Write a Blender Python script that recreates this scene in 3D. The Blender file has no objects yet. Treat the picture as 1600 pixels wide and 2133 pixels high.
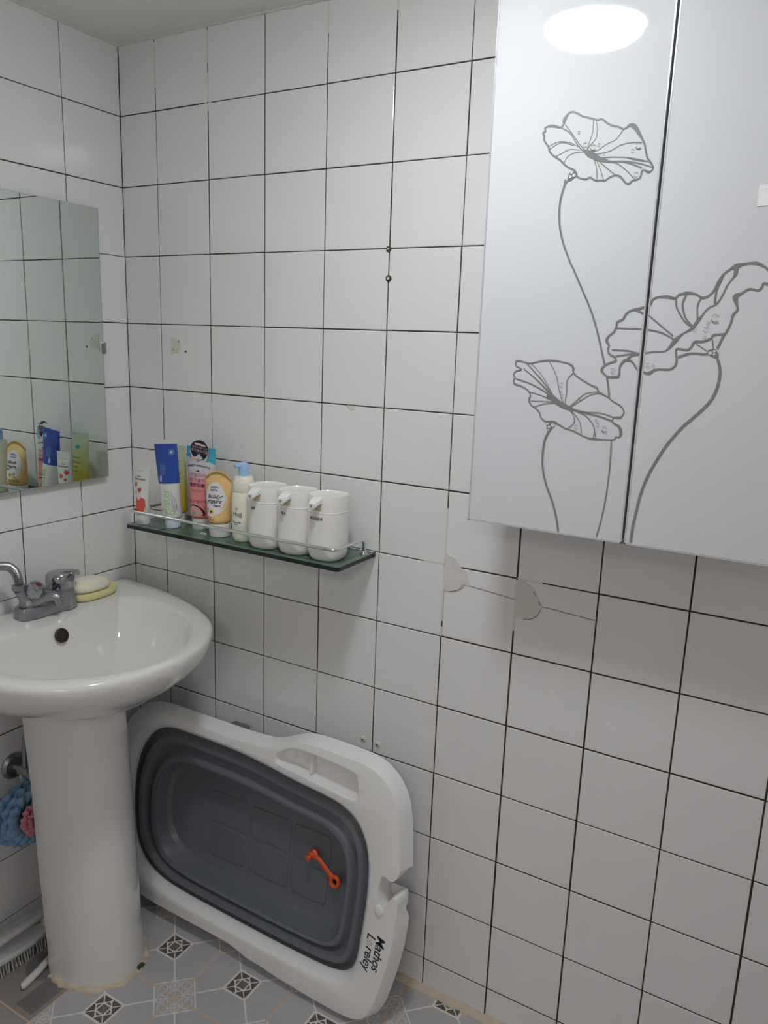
import bpy, bmesh, math, random
from mathutils import Vector, Matrix

random.seed(7)
PI = math.pi
scene = bpy.context.scene
COL = scene.collection

# ------------------------------------------------------------------ camera
cam_data = bpy.data.cameras.new('camera')
cam = bpy.data.objects.new('camera', cam_data)
COL.objects.link(cam)
R = Matrix(((0.862098, -0.137871, 0.487625), (0.505529, 0.167456, -0.846404), (0.035039, 0.976192, 0.214061)))
cam.matrix_world = Matrix.Translation((1.49227, -1.33207, 1.40162)) @ R.to_4x4()
cam_data.sensor_fit = 'VERTICAL'
cam_data.sensor_height = 32.0
cam_data.lens = 1615.84 / 2133.0 * 32.0
cam_data.clip_start = 0.02
scene.camera = cam

# ------------------------------------------------------------------ world, exposure
world = bpy.data.worlds.new('world')
scene.world = world
world.use_nodes = True
world.node_tree.nodes['Background'].inputs[0].default_value = (0.02, 0.02, 0.02, 1)
world.node_tree.nodes['Background'].inputs[1].default_value = 0.5
scene.view_settings.view_transform = 'Standard'
scene.view_settings.look = 'None'
scene.view_settings.exposure = 0.0
scene.view_settings.gamma = 1.0
scene.view_settings.use_curve_mapping = False
LAMP_STRENGTH = 62.0
LAMP_COLOR = (0.965, 0.985, 1.0)
HALL_FILL_STRENGTH = 15.0  # strength of the added fill lamp in the hall
LAMP = (0.979, -0.610, 2.024)

ROOM_X, ROOM_Y, ROOM_Z = 1.95, -1.75, 2.024     # room spans x 0..ROOM_X, y ROOM_Y..0

# ------------------------------------------------------------------ materials
def srgb(r, g, b):
    f = lambda c: (c / 255 / 12.92) if c / 255 <= 0.04045 else ((c / 255 + 0.055) / 1.055) ** 2.4
    return (f(r), f(g), f(b), 1)

def mat(name, col, rough=0.4, metal=0.0, spec=0.5, var=0.04, vscale=40.0, bump=0.0, bscale=200.0, coat=0.0, trans=0.0, emit=None, es=0.0, sss=0.0):
    m = bpy.data.materials.new(name); m.use_nodes = True
    nt = m.node_tree; b = nt.nodes['Principled BSDF']
    b.inputs['Roughness'].default_value = rough
    b.inputs['Metallic'].default_value = metal
    b.inputs['Specular IOR Level'].default_value = spec
    b.inputs['Coat Weight'].default_value = coat
    b.inputs['Coat Roughness'].default_value = 0.03
    b.inputs['Transmission Weight'].default_value = trans
    if emit: b.inputs['Emission Color'].default_value = emit; b.inputs['Emission Strength'].default_value = es
    tc = nt.nodes.new('ShaderNodeTexCoord')
    n = nt.nodes.new('ShaderNodeTexNoise'); n.inputs['Scale'].default_value = vscale; n.inputs['Detail'].default_value = 3
    nt.links.new(tc.outputs['Object'], n.inputs['Vector'])
    mx = nt.nodes.new('ShaderNodeMix'); mx.data_type = 'RGBA'
    mx.inputs['A'].default_value = tuple(c * (1 - var) for c in col[:3]) + (1,)
    mx.inputs['B'].default_value = tuple(min(1, c * (1 + var)) for c in col[:3]) + (1,)
    nt.links.new(n.outputs['Fac'], mx.inputs['Factor'])
    nt.links.new(mx.outputs['Result'], b.inputs['Base Color'])
    if bump:
        n2 = nt.nodes.new('ShaderNodeTexNoise'); n2.inputs['Scale'].default_value = bscale; n2.inputs['Detail'].default_value = 4
        nt.links.new(tc.outputs['Object'], n2.inputs['Vector'])
        bp = nt.nodes.new('ShaderNodeBump'); bp.inputs['Strength'].default_value = bump; bp.inputs['Distance'].default_value = 0.002
        nt.links.new(n2.outputs['Fac'], bp.inputs['Height']); nt.links.new(bp.outputs['Normal'], b.inputs['Normal'])
    return m

class S:
    """tiny expression builder over shader math nodes"""
    nt = None
    def __init__(s, o): s.o = o
    @staticmethod
    def op(kind, *a):
        n = S.nt.nodes.new('ShaderNodeMath'); n.operation = kind
        for i, v in enumerate(a):
            if isinstance(v, S): S.nt.links.new(v.o, n.inputs[i])
            else: n.inputs[i].default_value = v
        return S(n.outputs[0])
    def __add__(s, b): return S.op('ADD', s, b)
    def __sub__(s, b): return S.op('SUBTRACT', s, b)
    def __rsub__(s, b): return S.op('SUBTRACT', b, s)
    def __mul__(s, b): return S.op('MULTIPLY', s, b)
    def __lt__(s, b): return S.op('LESS_THAN', s, b)
    def __gt__(s, b): return S.op('GREATER_THAN', s, b)
    def abs(s): return S.op('ABSOLUTE', s)
    def max(s, b): return S.op('MAXIMUM', s, b)
    def min(s, b): return S.op('MINIMUM', s, b)
    def band(s, c, w): return S.op('COMPARE', s, c, w)
    def hyp(s, b): return S.op('SQRT', s * s + b * b)

def mixc(nt, fac, a, b):
    mx = nt.nodes.new('ShaderNodeMix'); mx.data_type = 'RGBA'
    for k, v in (('A', a), ('B', b)):
        if isinstance(v, tuple): mx.inputs[k].default_value = v
        else: nt.links.new(v, mx.inputs[k])
    if isinstance(fac, (int, float)): mx.inputs['Factor'].default_value = fac
    else: nt.links.new(fac.o if isinstance(fac, S) else fac, mx.inputs['Factor'])
    return mx.outputs['Result']

def noise(nt, scale, detail=3, coord='Object'):
    tc = nt.nodes.new('ShaderNodeTexCoord'); n = nt.nodes.new('ShaderNodeTexNoise')
    n.inputs['Scale'].default_value = scale; n.inputs['Detail'].default_value = detail
    nt.links.new(tc.outputs[coord], n.inputs['Vector'])
    return n.outputs['Fac']

def new_mat(name, rough, spec=0.5):
    m = bpy.data.materials.new(name); m.use_nodes = True
    b = m.node_tree.nodes['Principled BSDF']
    b.inputs['Roughness'].default_value = rough; b.inputs['Specular IOR Level'].default_value = spec
    return m, m.node_tree, b

def wall_tile_material():
    m, nt, b = new_mat('glazed white wall tile', 0.075)
    c = mixc(nt, noise(nt, 7), srgb(238, 238, 238), srgb(243, 243, 244))
    n2 = nt.nodes.new('ShaderNodeTexNoise'); n2.inputs['Scale'].default_value = 900
    geo = nt.nodes.new('ShaderNodeNewGeometry'); nt.links.new(geo.outputs['Position'], n2.inputs['Vector'])
    S.nt = nt
    c = mixc(nt, (S(n2.outputs['Fac']) > 0.79), c, srgb(150, 142, 135))
    nt.links.new(c, b.inputs['Base Color'])
    n3 = nt.nodes.new('ShaderNodeTexNoise'); n3.inputs['Scale'].default_value = 22
    nt.links.new(geo.outputs['Position'], n3.inputs['Vector'])
    bp = nt.nodes.new('ShaderNodeBump'); bp.inputs['Strength'].default_value = 0.05; bp.inputs['Distance'].default_value = 0.004
    nt.links.new(n3.outputs['Fac'], bp.inputs['Height']); nt.links.new(bp.outputs['Normal'], b.inputs['Normal'])
    return m

def grout_material():
    m, nt, b = new_mat('dark stained grout', 0.9, 0.1)
    c = mixc(nt, noise(nt, 9), srgb(40, 32, 26), srgb(92, 82, 70))
    nt.links.new(c, b.inputs['Base Color'])
    return m

def far_tile_material():
    m, nt, b = new_mat('white tile with dark joints', 0.2)
    S.nt = nt
    tc = nt.nodes.new('ShaderNodeTexCoord'); sp = nt.nodes.new('ShaderNodeSeparateXYZ')
    nt.links.new(tc.outputs['Object'], sp.inputs[0])
    fx = S.op('PINGPONG', S(sp.outputs[0]) + S(sp.outputs[1]), 0.0755); fz = S.op('PINGPONG', S(sp.outputs[2]) - 0.0725, 0.0755)
    j = fx.min(fz) < 0.0013
    nt.links.new(mixc(nt, j, srgb(240, 240, 240), srgb(60, 50, 42)), b.inputs['Base Color'])
    return m

def floor_tile_material():
    m, nt, b = new_mat('printed grey floor tile', 0.42)
    S.nt = nt
    tc = nt.nodes.new('ShaderNodeTexCoord'); sp = nt.nodes.new('ShaderNodeSeparateXYZ')
    nt.links.new(tc.outputs['Object'], sp.inputs[0])
    ax = S(sp.outputs[0]).abs(); ay = S(sp.outputs[1]).abs()
    mm = ax.max(ay); h = 0.103
    cx = h - ax; cy = h - ay; cs = cx + cy
    star = mm < 0.0315
    orn = cs < 0.062
    border = (mm.band(0.0300, 0.0020)).max(cs.band(0.0605, 0.0022))
    diag = (ax - ay).abs() < 0.0026
    light_field = border.max(diag * (1.0 - orn))
    # medallion: pale lattice over dark cells, pale centre square
    ax, ay, mm = ax * 1.27, ay * 1.27, mm * 1.27
    lat = (ax - ay).abs() < 0.0022
    lat = lat.max((ax + ay).band(0.0285, 0.0026)).max(mm.band(0.0145, 0.0022)).max(mm > 0.0345)
    lat = lat.max((ax.min(ay) < 0.0012) * (mm > 0.0225)).max(((ax.hyp(ay - 0.0305)) < 0.0028))
    cen = mm < 0.0125
    rings = S.op('PINGPONG', ax.hyp(ay), 0.0025) < 0.0009
    # scroll ornament round the tile corner
    r1 = (cx - 0.021).hyp(cy - 0.021).band(0.0095, 0.0019)
    r2 = (cx - 0.004).hyp(cy - 0.036).band(0.0085, 0.0018)
    r3 = (cx - 0.036).hyp(cy - 0.004).band(0.0085, 0.0018)
    r4 = cx.hyp(cy).band(0.0170, 0.0018)
    r5 = ((cx - 0.021).hyp(cy - 0.021) < 0.004).max((cx - cy).abs() < 0.0014)
    scroll = r1.max(r2).max(r3).max(r4).max(r5)
    n = noise(nt, 30, 4)
    grey = mixc(nt, n, srgb(180, 179, 184), srgb(194, 193, 197))
    pale = mixc(nt, n, srgb(232, 226, 218), srgb(240, 233, 225))
    dark = mixc(nt, n, srgb(58, 56, 56), srgb(120, 116, 114))
    c = mixc(nt, orn * scroll, grey, mixc(nt, 0.55, grey, pale))
    c = mixc(nt, light_field, c, pale)
    inner = mixc(nt, lat, dark, pale)
    inner = mixc(nt, cen, inner, mixc(nt, rings, srgb(128, 126, 126), srgb(84, 82, 82)))
    c = mixc(nt, star, c, inner)
    nt.links.new(c, b.inputs['Base Color'])
    return m

def patch_tile_material():
    m, nt, b = new_mat('block printed brown grey tile', 0.45)
    S.nt = nt
    tc = nt.nodes.new('ShaderNodeTexCoord'); sp = nt.nodes.new('ShaderNodeSeparateXYZ')
    nt.links.new(tc.outputs['Object'], sp.inputs[0])
    x = S(sp.outputs[0]); y = S(sp.outputs[1])
    n = noise(nt, 60, 5)
    disc = (x - 0.005).hyp(y - 0.012) < 0.044
    blk = (((x - 0.066).abs()) < 0.026) * ((y + 0.03).abs() < 0.06)
    blk2 = ((x + 0.07).abs() < 0.025) * ((y - 0.01).abs() < 0.07)
    strip = (y - 0.082).abs() < 0.016
    c = mixc(nt, n, srgb(150, 140, 136), srgb(162, 152, 148))
    c = mixc(nt, disc.max(blk).max(blk2), c, mixc(nt, n, srgb(112, 108, 108), srgb(132, 128, 128)))
    c = mixc(nt, strip, c, srgb(166, 162, 160))
    nt.links.new(c, b.inputs['Base Color'])
    return m

def gradient_material(name, stops, axis=2, rough=0.35):
    """colour bands along a local axis: stops = [(height, colour), ...]"""
    m, nt, b = new_mat(name, rough)
    tc = nt.nodes.new('ShaderNodeTexCoord'); sp = nt.nodes.new('ShaderNodeSeparateXYZ')
    nt.links.new(tc.outputs['Object'], sp.inputs[0])
    lo, hi = stops[0][0], stops[-1][0]
    mr = nt.nodes.new('ShaderNodeMapRange'); mr.inputs[1].default_value = lo; mr.inputs[2].default_value = hi
    nt.links.new(sp.outputs[axis], mr.inputs[0])
    cr = nt.nodes.new('ShaderNodeValToRGB'); nt.links.new(mr.outputs[0], cr.inputs[0])
    el = cr.color_ramp.elements
    while len(el) < len(stops): el.new(0.5)
    for e, (p, c) in zip(el, stops): e.position = (p - lo) / (hi - lo); e.color = c
    nt.links.new(cr.outputs[0], b.inputs['Base Color'])
    return m

def glass_material(name, tint, gloss=0.05):
    m = bpy.data.materials.new(name); m.use_nodes = True
    nt = m.node_tree; nt.nodes.remove(nt.nodes['Principled BSDF'])
    out = nt.nodes['Material Output']
    t = nt.nodes.new('ShaderNodeBsdfTransparent')
    nt.links.new(mixc(nt, noise(nt, 12), tint, tuple(c * 0.93 for c in tint[:3]) + (1,)), t.inputs[0])
    d = nt.nodes.new('ShaderNodeBsdfDiffuse'); d.inputs[0].default_value = srgb(128, 166, 146)
    g = nt.nodes.new('ShaderNodeBsdfGlossy'); g.inputs['Roughness'].default_value = gloss
    fr = nt.nodes.new('ShaderNodeFresnel'); fr.inputs[0].default_value = 1.5
    m0 = nt.nodes.new('ShaderNodeMixShader'); m0.inputs[0].default_value = 0.5
    nt.links.new(t.outputs[0], m0.inputs[1]); nt.links.new(d.outputs[0], m0.inputs[2])
    mx = nt.nodes.new('ShaderNodeMixShader'); nt.links.new(fr.outputs[0], mx.inputs[0])
    nt.links.new(m0.outputs[0], mx.inputs[1]); nt.links.new(g.outputs[0], mx.inputs[2]); nt.links.new(mx.outputs[0], out.inputs[0])
    return m

WHITE = (0.8, 0.8, 0.79, 1)
M = {}
M['tile'] = wall_tile_material(); M['grout'] = grout_material(); M['far'] = far_tile_material()
M['ftile'] = floor_tile_material(); M['ptile'] = patch_tile_material()
M['fgrout'] = mat('cream floor grout', srgb(216, 190, 162), 0.9, var=0.14, vscale=60)
M['caulk'] = mat('old cream caulk', srgb(212, 196, 174), 0.7, var=0.14, vscale=70, bump=0.5, bscale=120)
M['wcaulk'] = mat('white caulk', srgb(228, 226, 221), 0.6, var=0.06, vscale=60, bump=0.4, bscale=150)
M['ceil'] = mat('off white ceiling paint', srgb(247, 245, 238), 0.8, var=0.03, vscale=6, bump=0.15, bscale=60)
M['porcelain'] = mat('white porcelain', srgb(236, 235, 232), 0.10, var=0.01, vscale=5, coat=0.3)
M['chrome'] = mat('chrome', srgb(172, 174, 178), 0.14, metal=1.0, var=0.05, vscale=60)
M['dullchrome'] = mat('water spotted chrome', srgb(158, 160, 166), 0.33, metal=0.9, var=0.12, vscale=90)
M['steel'] = mat('polished steel rail', srgb(226, 228, 230), 0.2, metal=1.0, var=0.03)
M['mirror'] = mat('mirror silvering', srgb(218, 228, 222), 0.008, metal=1.0, var=0.005, vscale=3)
M['mirroredge'] = mat('mirror edge', srgb(120, 132, 128), 0.3, var=0.05)
M['glass'] = glass_material('green shelf glass', srgb(196, 222, 208))
M['glassedge'] = mat('dark green glass edge', srgb(10, 30, 26), 0.08, var=0.2, vscale=60)
M['door'] = mat('white painted glass', srgb(224, 227, 232), 0.03, var=0.008, vscale=4, spec=0.5)
M['dooredge'] = mat('bright aluminium strip', srgb(228, 230, 233), 0.25, metal=0.5, var=0.03)
M['gapshade'] = mat('dark door gap shade', srgb(18, 18, 20), 0.4, var=0.1)  # near-black colour stands for the shade between the two doors
M['print'] = mat('grey mirror print line', srgb(146, 147, 147), 0.22, metal=0.25, var=0.06, vscale=25)
M['cabbody'] = mat('white cabinet board', srgb(212, 212, 212), 0.4, var=0.02)
M['wplastic'] = mat('white plastic', srgb(222, 222, 222), 0.32, var=0.015, vscale=10)
M['wtub'] = mat('matte white plastic', srgb(243, 243, 243), 0.38, var=0.015, vscale=10, bump=0.05, bscale=600)
M['disp'] = mat('glossy ivory plastic', srgb(242, 241, 238), 0.18, var=0.012, vscale=12)
M['silicone'] = mat('dark grey silicone', srgb(110, 115, 123), 0.42, var=0.05, vscale=15)
M['tubfloor'] = mat('dark grey tub plastic', srgb(106, 111, 119), 0.36, var=0.04, vscale=15)
M['orange'] = mat('orange plastic', srgb(224, 92, 34), 0.35, var=0.05, vscale=60)
M['ink'] = mat('black ink', srgb(16, 14, 30), 0.5, var=0.1)
M['text'] = mat('dark print', srgb(58, 54, 52), 0.5, var=0.1)
M['soft'] = mat('faded print', srgb(150, 150, 150), 0.5, var=0.1)
M['lampring'] = mat('lamp housing', srgb(235, 235, 235), 0.4, var=0.01)
M['lampglow'] = mat('glowing diffuser', (0.9, 0.9, 0.9, 1), 0.5, var=0.01, emit=LAMP_COLOR + (1,), es=LAMP_STRENGTH)
M['soap'] = mat('cream soap', srgb(248, 242, 220), 0.45, var=0.02, vscale=20)
M['dish'] = mat('yellow soap dish', srgb(246, 236, 176), 0.35, var=0.04, vscale=50)
M['hole'] = mat('dark hole', srgb(52, 34, 32), 0.6, var=0.2, vscale=200)
M['rubber'] = mat('brown plug', srgb(74, 60, 56), 0.6, var=0.2, vscale=200)
M['bluepuff'] = mat('blue mesh sponge', srgb(134, 178, 214), 0.9, var=0.2, vscale=250, bump=0.9, bscale=500)
M['pinkpuff'] = mat('pink mesh sponge', srgb(224, 146, 156), 0.9, var=0.2, vscale=250, bump=0.9, bscale=500)
M['bristle'] = mat('pale bristle', srgb(196, 196, 196), 0.6, var=0.1, vscale=300)
M['paper'] = mat('white paper label', srgb(240, 240, 240), 0.5, var=0.02)
M['bright'] = mat('bright white paper', srgb(252, 252, 252), 0.6, var=0.01)
M['glue'] = mat('yellowed glue residue', srgb(226, 221, 206), 0.6, var=0.08, vscale=120)
M['crack'] = mat('hairline crack', srgb(110, 102, 94), 0.9, var=0.2, vscale=150)
M['moss'] = mat('green moss', srgb(52, 76, 32), 0.9, var=0.3, vscale=300)
M['cement'] = mat('smeared patching cement', srgb(224, 223, 217), 0.7, var=0.05, vscale=60, bump=0.6, bscale=90)
M['bluebody'] = mat('royal blue print', srgb(44, 78, 172), 0.32, var=0.02)
M['lightblue'] = mat('light blue print', srgb(170, 190, 226), 0.4, var=0.02)
M['aqua'] = mat('aqua print', srgb(186, 222, 212), 0.4, var=0.02)
M['green'] = mat('lime green print', srgb(158, 212, 136), 0.4, var=0.03)
M['leaf'] = mat('leaf green print', srgb(142, 174, 110), 0.4, var=0.05)
M['violet'] = mat('pale violet print', srgb(150, 156, 205), 0.4, var=0.03)
M['red'] = mat('strawberry red print', srgb(204, 82, 78), 0.4, var=0.06, vscale=300)
M['coral'] = mat('coral red print', srgb(222, 92, 72), 0.35, var=0.03)
M['sky'] = mat('sky blue print', srgb(70, 178, 216), 0.35, var=0.03)
M['navy'] = mat('navy sticker', srgb(24, 26, 50), 0.3, var=0.05)
M['palepink'] = mat('pale pink print', srgb(232, 196, 200), 0.4, var=0.02)
M['rose'] = mat('rose print', srgb(176, 86, 112), 0.4, var=0.03)
M['maroon'] = mat('maroon print', srgb(104, 44, 56), 0.4, var=0.05)
M['snow'] = mat('grey white print', srgb(206, 210, 216), 0.4, var=0.03, vscale=80)
M['saltpink'] = mat('pink salt print', srgb(216, 164, 162), 0.4, var=0.1, vscale=400)
M['black'] = mat('black print', srgb(18, 12, 16), 0.4, var=0.05)
M['peach'] = mat('apricot yellow tube', srgb(240, 200, 132), 0.3, var=0.02, vscale=15)
M['cloud'] = mat('lilac white label', srgb(232, 226, 232), 0.4, var=0.01)
M['brown'] = mat('brown print', srgb(112, 76, 44), 0.5, var=0.1)
M['sun'] = mat('yellow petal print', srgb(240, 208, 70), 0.4, var=0.05)
M['milk'] = mat('milky cream bottle', srgb(240, 240, 222), 0.28, var=0.015, vscale=15)
M['capblue'] = mat('pale blue pump', srgb(158, 200, 240), 0.35, var=0.02)
M['beige'] = mat('beige nozzle', srgb(206, 192, 172), 0.5, var=0.05)
M['capclear'] = mat('translucent white cap', srgb(216, 222, 214), 0.25, var=0.02)
M['yellowtube'] = gradient_material('pale green to yellow tube', [(0.02, srgb(206, 178, 44)), (0.07, srgb(216, 196, 80)), (0.115, srgb(214, 220, 150)), (0.17, srgb(216, 228, 196))])
M['pinktube'] = gradient_material('white to salmon tube', [(0.02, srgb(222, 128, 126)), (0.10, srgb(228, 146, 146)), (0.128, srgb(216, 206, 212)), (0.15, srgb(208, 214, 222))])
M['redwhite'] = mat('white laminate tube', srgb(228, 226, 224), 0.3, var=0.01)
M['lightwhite'] = mat('bluish white cap', srgb(214, 220, 236), 0.3, var=0.02)
M['hallwall'] = mat('hall wallpaper', srgb(236, 232, 226), 0.8, var=0.02)
M['hallfloor'] = mat('hall wood floor', srgb(176, 142, 108), 0.5, var=0.1, vscale=20)
M['hallfill'] = mat('added hall fill panel', (0.9, 0.9, 0.9, 1), 0.5, var=0.01, emit=(1.0, 0.93, 0.86, 1), es=HALL_FILL_STRENGTH)  # glow of the added hall lamp, lifts the room's dark parts
M['darkgap'] = mat('black shadow gap', srgb(10, 10, 12), 0.5, var=0.1)

# ------------------------------------------------------------------ mesh helpers
def finish(me, material, smooth=True, angle=35):
    for mm in (material if isinstance(material, (list, tuple)) else [material]): me.materials.append(M[mm])
    if smooth:
        me.polygons.foreach_set('use_smooth', [True] * len(me.polygons))
        me.set_sharp_from_angle(angle=math.radians(angle))
    return me

def mesh(verts, faces, material, smooth=True, angle=35, idx=None):
    me = bpy.data.meshes.new('mesh'); me.from_pydata([tuple(v) for v in verts], [], faces); me.update()
    if idx: me.polygons.foreach_set('material_index', idx)
    return finish(me, material, smooth, angle)

def link(name, me, parent=None, loc=None):
    o = bpy.data.objects.new(name, me); COL.objects.link(o)
    if loc is not None: o.location = loc
    if parent is not None: o.parent = parent
    return o

def root(name, loc, label, cat, rot=(0, 0, 0), group=None):
    o = bpy.data.objects.new(name, None); COL.objects.link(o)
    o.location = loc; o.rotation_euler = rot; o.empty_display_size = 0.02
    o['label'] = label; o['category'] = cat
    if group: o['group'] = group
    return o

def shift(me, d):
    me.transform(Matrix.Translation(d)); return me

def part(name, me, parent, rel=True):
    """mesh given in world coordinates becomes a child with local coordinates (parents here carry no rotation)"""
    if rel:
        p = parent; off = Vector((0, 0, 0))
        while p is not None: off += p.location; p = p.parent
        shift(me, -off)
    return link(name, me, parent)

def rbox(sx, sy, sz, bev, material, seg=2, c=(0, 0, 0), smooth=True):
    bm = bmesh.new(); bmesh.ops.create_cube(bm, size=1)
    for v in bm.verts: v.co = Vector((v.co.x * sx, v.co.y * sy, v.co.z * sz))
    if bev: bmesh.ops.bevel(bm, geom=list(bm.edges), offset=bev, segments=seg, profile=0.5, affect='EDGES')
    for v in bm.verts: v.co += Vector(c)
    me = bpy.data.meshes.new('box'); bm.to_mesh(me); bm.free()
    return finish(me, material, smooth, 40)

def loft(rings, material, cap0=True, cap1=True, closed=True, angle=35, idx=None, loop=False):
    n = len(rings[0]); v = [p for r in rings for p in r]; f = []; ids = []
    K = len(rings) if loop else len(rings) - 1
    for i in range(K):
        a = i * n; b = ((i + 1) % len(rings)) * n
        for j in range(n if closed else n - 1):
            k = (j + 1) % n
            f.append((a + j, a + k, b + k, b + j)); ids.append(idx[i] if idx else 0)
    if cap0: f.append(tuple(reversed(range(n)))); ids.append(idx[0] if idx else 0)
    if cap1: f.append(tuple(range((len(rings) - 1) * n, len(rings) * n))); ids.append(idx[-1] if idx else 0)
    me = mesh(v, f, material, True, angle, ids if idx else None)
    bm = bmesh.new(); bm.from_mesh(me); bmesh.ops.recalc_face_normals(bm, faces=bm.faces); bm.to_mesh(me); bm.free()
    me.polygons.foreach_set('use_smooth', [True] * len(me.polygons)); me.set_sharp_from_angle(angle=math.radians(angle))
    return me

def lathe(prof, material, n=40, c=(0, 0, 0), axis='z', angle=35, idx=None):
    rings = []
    for r, z in prof:
        ring = []
        for k in range(n):
            t = 2 * PI * k / n; p = (max(r, 1e-5) * math.cos(t), max(r, 1e-5) * math.sin(t), z)
            if axis == 'x': p = (p[2], p[0], p[1])
            if axis == 'y': p = (p[1], p[2], p[0])
            ring.append((p[0] + c[0], p[1] + c[1], p[2] + c[2]))
        rings.append(ring)
    return loft(rings, material, True, True, angle=angle, idx=idx)

def frames(path):
    P = [Vector(p) for p in path]; T = []
    for i in range(len(P)):
        a = P[max(i - 1, 0)]; b = P[min(i + 1, len(P) - 1)]; T.append((b - a).normalized())
    up = Vector((0, 0, 1)) if abs(T[0].z) < 0.9 else Vector((1, 0, 0))
    N = [(up - T[0] * up.dot(T[0])).normalized()]
    for i in range(1, len(P)):
        n = N[-1] - T[i] * N[-1].dot(T[i]); N.append(n.normalized())
    return P, T, N

def sweep(path, rad, material, n=12, caps=True, flat=1.0):
    P, T, N = frames(path); rings = []
    for i in range(len(P)):
        r = rad[i] if isinstance(rad, (list, tuple)) else rad
        B = T[i].cross(N[i])
        rings.append([tuple(P[i] + N[i] * r * flat * math.cos(2 * PI * k / n) + B * r * math.sin(2 * PI * k / n)) for k in range(n)])
    return loft(rings, material, caps, caps, angle=50)

def catmull(pts, per=6, closed=False):
    n = len(pts); out = []
    rng = range(n) if closed else range(n - 1)
    for i in rng:
        g = lambda k: pts[k % n] if closed else pts[min(max(k, 0), n - 1)]
        p0, p1, p2, p3 = g(i - 1), g(i), g(i + 1), g(i + 2)
        for s in range(per):
            t = s / per
            out.append(tuple(0.5 * (2 * b + (c - a) * t + (2 * a - 5 * b + 4 * c - d) * t * t + (3 * b - a - 3 * c + d) * t ** 3) for a, b, c, d in zip(p0, p1, p2, p3)))
    if not closed: out.append(tuple(pts[-1]))
    return out

def resample(pts, n, closed=True):
    P = [Vector(p) for p in pts]
    if closed: P.append(P[0])
    L = [0]
    for a, b in zip(P, P[1:]): L.append(L[-1] + (b - a).length)
    out = []; j = 0
    for k in range(n):
        s = L[-1] * k / (n if closed else n - 1)
        while j < len(L) - 2 and L[j + 1] < s: j += 1
        t = (s - L[j]) / max(L[j + 1] - L[j], 1e-9)
        out.append(tuple(P[j].lerp(P[j + 1], t)))
    return out

def curve_fill(loops, extrude, bevel, material, res=2):
    """filled planar shape (first loop outside, further loops holes) in the local xy plane, given thickness and rounded edges"""
    cu = bpy.data.curves.new('shape', 'CURVE'); cu.dimensions = '2D'; cu.fill_mode = 'BOTH'
    cu.extrude = extrude; cu.bevel_depth = bevel; cu.bevel_resolution = res
    for lp in loops:
        sp = cu.splines.new('POLY'); sp.points.add(len(lp) - 1); sp.use_cyclic_u = True
        for p, q in zip(sp.points, lp): p.co = (q[0], q[1], 0, 1)
    o = bpy.data.objects.new('tmp', cu); COL.objects.link(o)
    dg = bpy.context.evaluated_depsgraph_get()
    me = bpy.data.meshes.new_from_object(o.evaluated_get(dg))
    bpy.data.objects.remove(o); bpy.data.curves.remove(cu)
    me.materials.clear()
    return finish(me, material, True, 40)

def text_mesh(s, size, material, align='CENTER', shear=0.0, mapper=None, thick=0.0, spacing=1.0, bold=0.0, grid=0.0):
    cu = bpy.data.curves.new('text', 'FONT'); cu.body = s; cu.size = size; cu.align_x = align; cu.align_y = 'CENTER'
    cu.shear = shear; cu.extrude = thick; cu.space_character = spacing; cu.resolution_u = 3; cu.offset = bold
    o = bpy.data.objects.new('tmp', cu); COL.objects.link(o)
    dg = bpy.context.evaluated_depsgraph_get()
    me = bpy.data.meshes.new_from_object(o.evaluated_get(dg))
    bpy.data.objects.remove(o); bpy.data.curves.remove(cu)
    if grid:
        bm = bmesh.new(); bm.from_mesh(me)
        for ax in (0, 1):
            cs = [v.co[ax] for v in bm.verts]; k = math.floor(min(cs) / grid)
            while k * grid < max(cs):
                co = [0, 0, 0]; no = [0, 0, 0]; co[ax] = k * grid; no[ax] = 1
                bmesh.ops.bisect_plane(bm, geom=list(bm.verts) + list(bm.edges) + list(bm.faces), plane_co=co, plane_no=no); k += 1
        bm.to_mesh(me); bm.free()
    if mapper:
        for v in me.vertices: v.co = mapper(v.co.x, v.co.y, v.co.z)
    me.materials.clear()
    return finish(me, material, False)

def ribbon(pts, closed=False):
    """pts (a, b, width): returns 2D quads strip as verts / faces"""
    n = len(pts); v = []; f = []
    for i in range(n):
        if closed: p, q = pts[i - 1], pts[(i + 1) % n]
        else: p, q = pts[max(i - 1, 0)], pts[min(i + 1, n - 1)]
        dx, dy = q[0] - p[0], q[1] - p[1]; L = math.hypot(dx, dy) or 1
        nx, ny = -dy / L, dx / L; w = pts[i][2] / 2
        v.append((pts[i][0] + nx * w, pts[i][1] + ny * w)); v.append((pts[i][0] - nx * w, pts[i][1] - ny * w))
    for i in range(n if closed else n - 1):
        a = 2 * i; b = 2 * ((i + 1) % n); f.append((a, b, b + 1, a + 1))
    return v, f

def superring(a, b, z, e=2.0, n=48, cx=0, cy=0):
    out = []
    for k in range(n):
        t = 2 * PI * k / n; c, s = math.cos(t), math.sin(t)
        out.append((cx + a * math.copysign(abs(c) ** (2 / e), c), cy + b * math.copysign(abs(s) ** (2 / e), s), z))
    return out

# ================================================================== the room
ROWS = [0.0725, 0.2245, 0.3754, 0.5262, 0.678, 0.8295, 0.9785, 1.1265, 1.2742, 1.4235, 1.5746, 1.7267, 1.8779]
COLS = [0.1106, 0.2635, 0.4152, 0.5664, 0.7162, 0.8663, 1.0167, 1.1702, 1.323, 1.4761, 1.6275, 1.779, 1.93]
LCOLS = [0.1533, 0.3094, 0.461, 0.613, 0.765, 0.917, 1.069, 1.221, 1.373, 1.525, 1.677]

def struct(name, me):
    o = link(name, me); o['kind'] = 'structure'; return o

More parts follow.
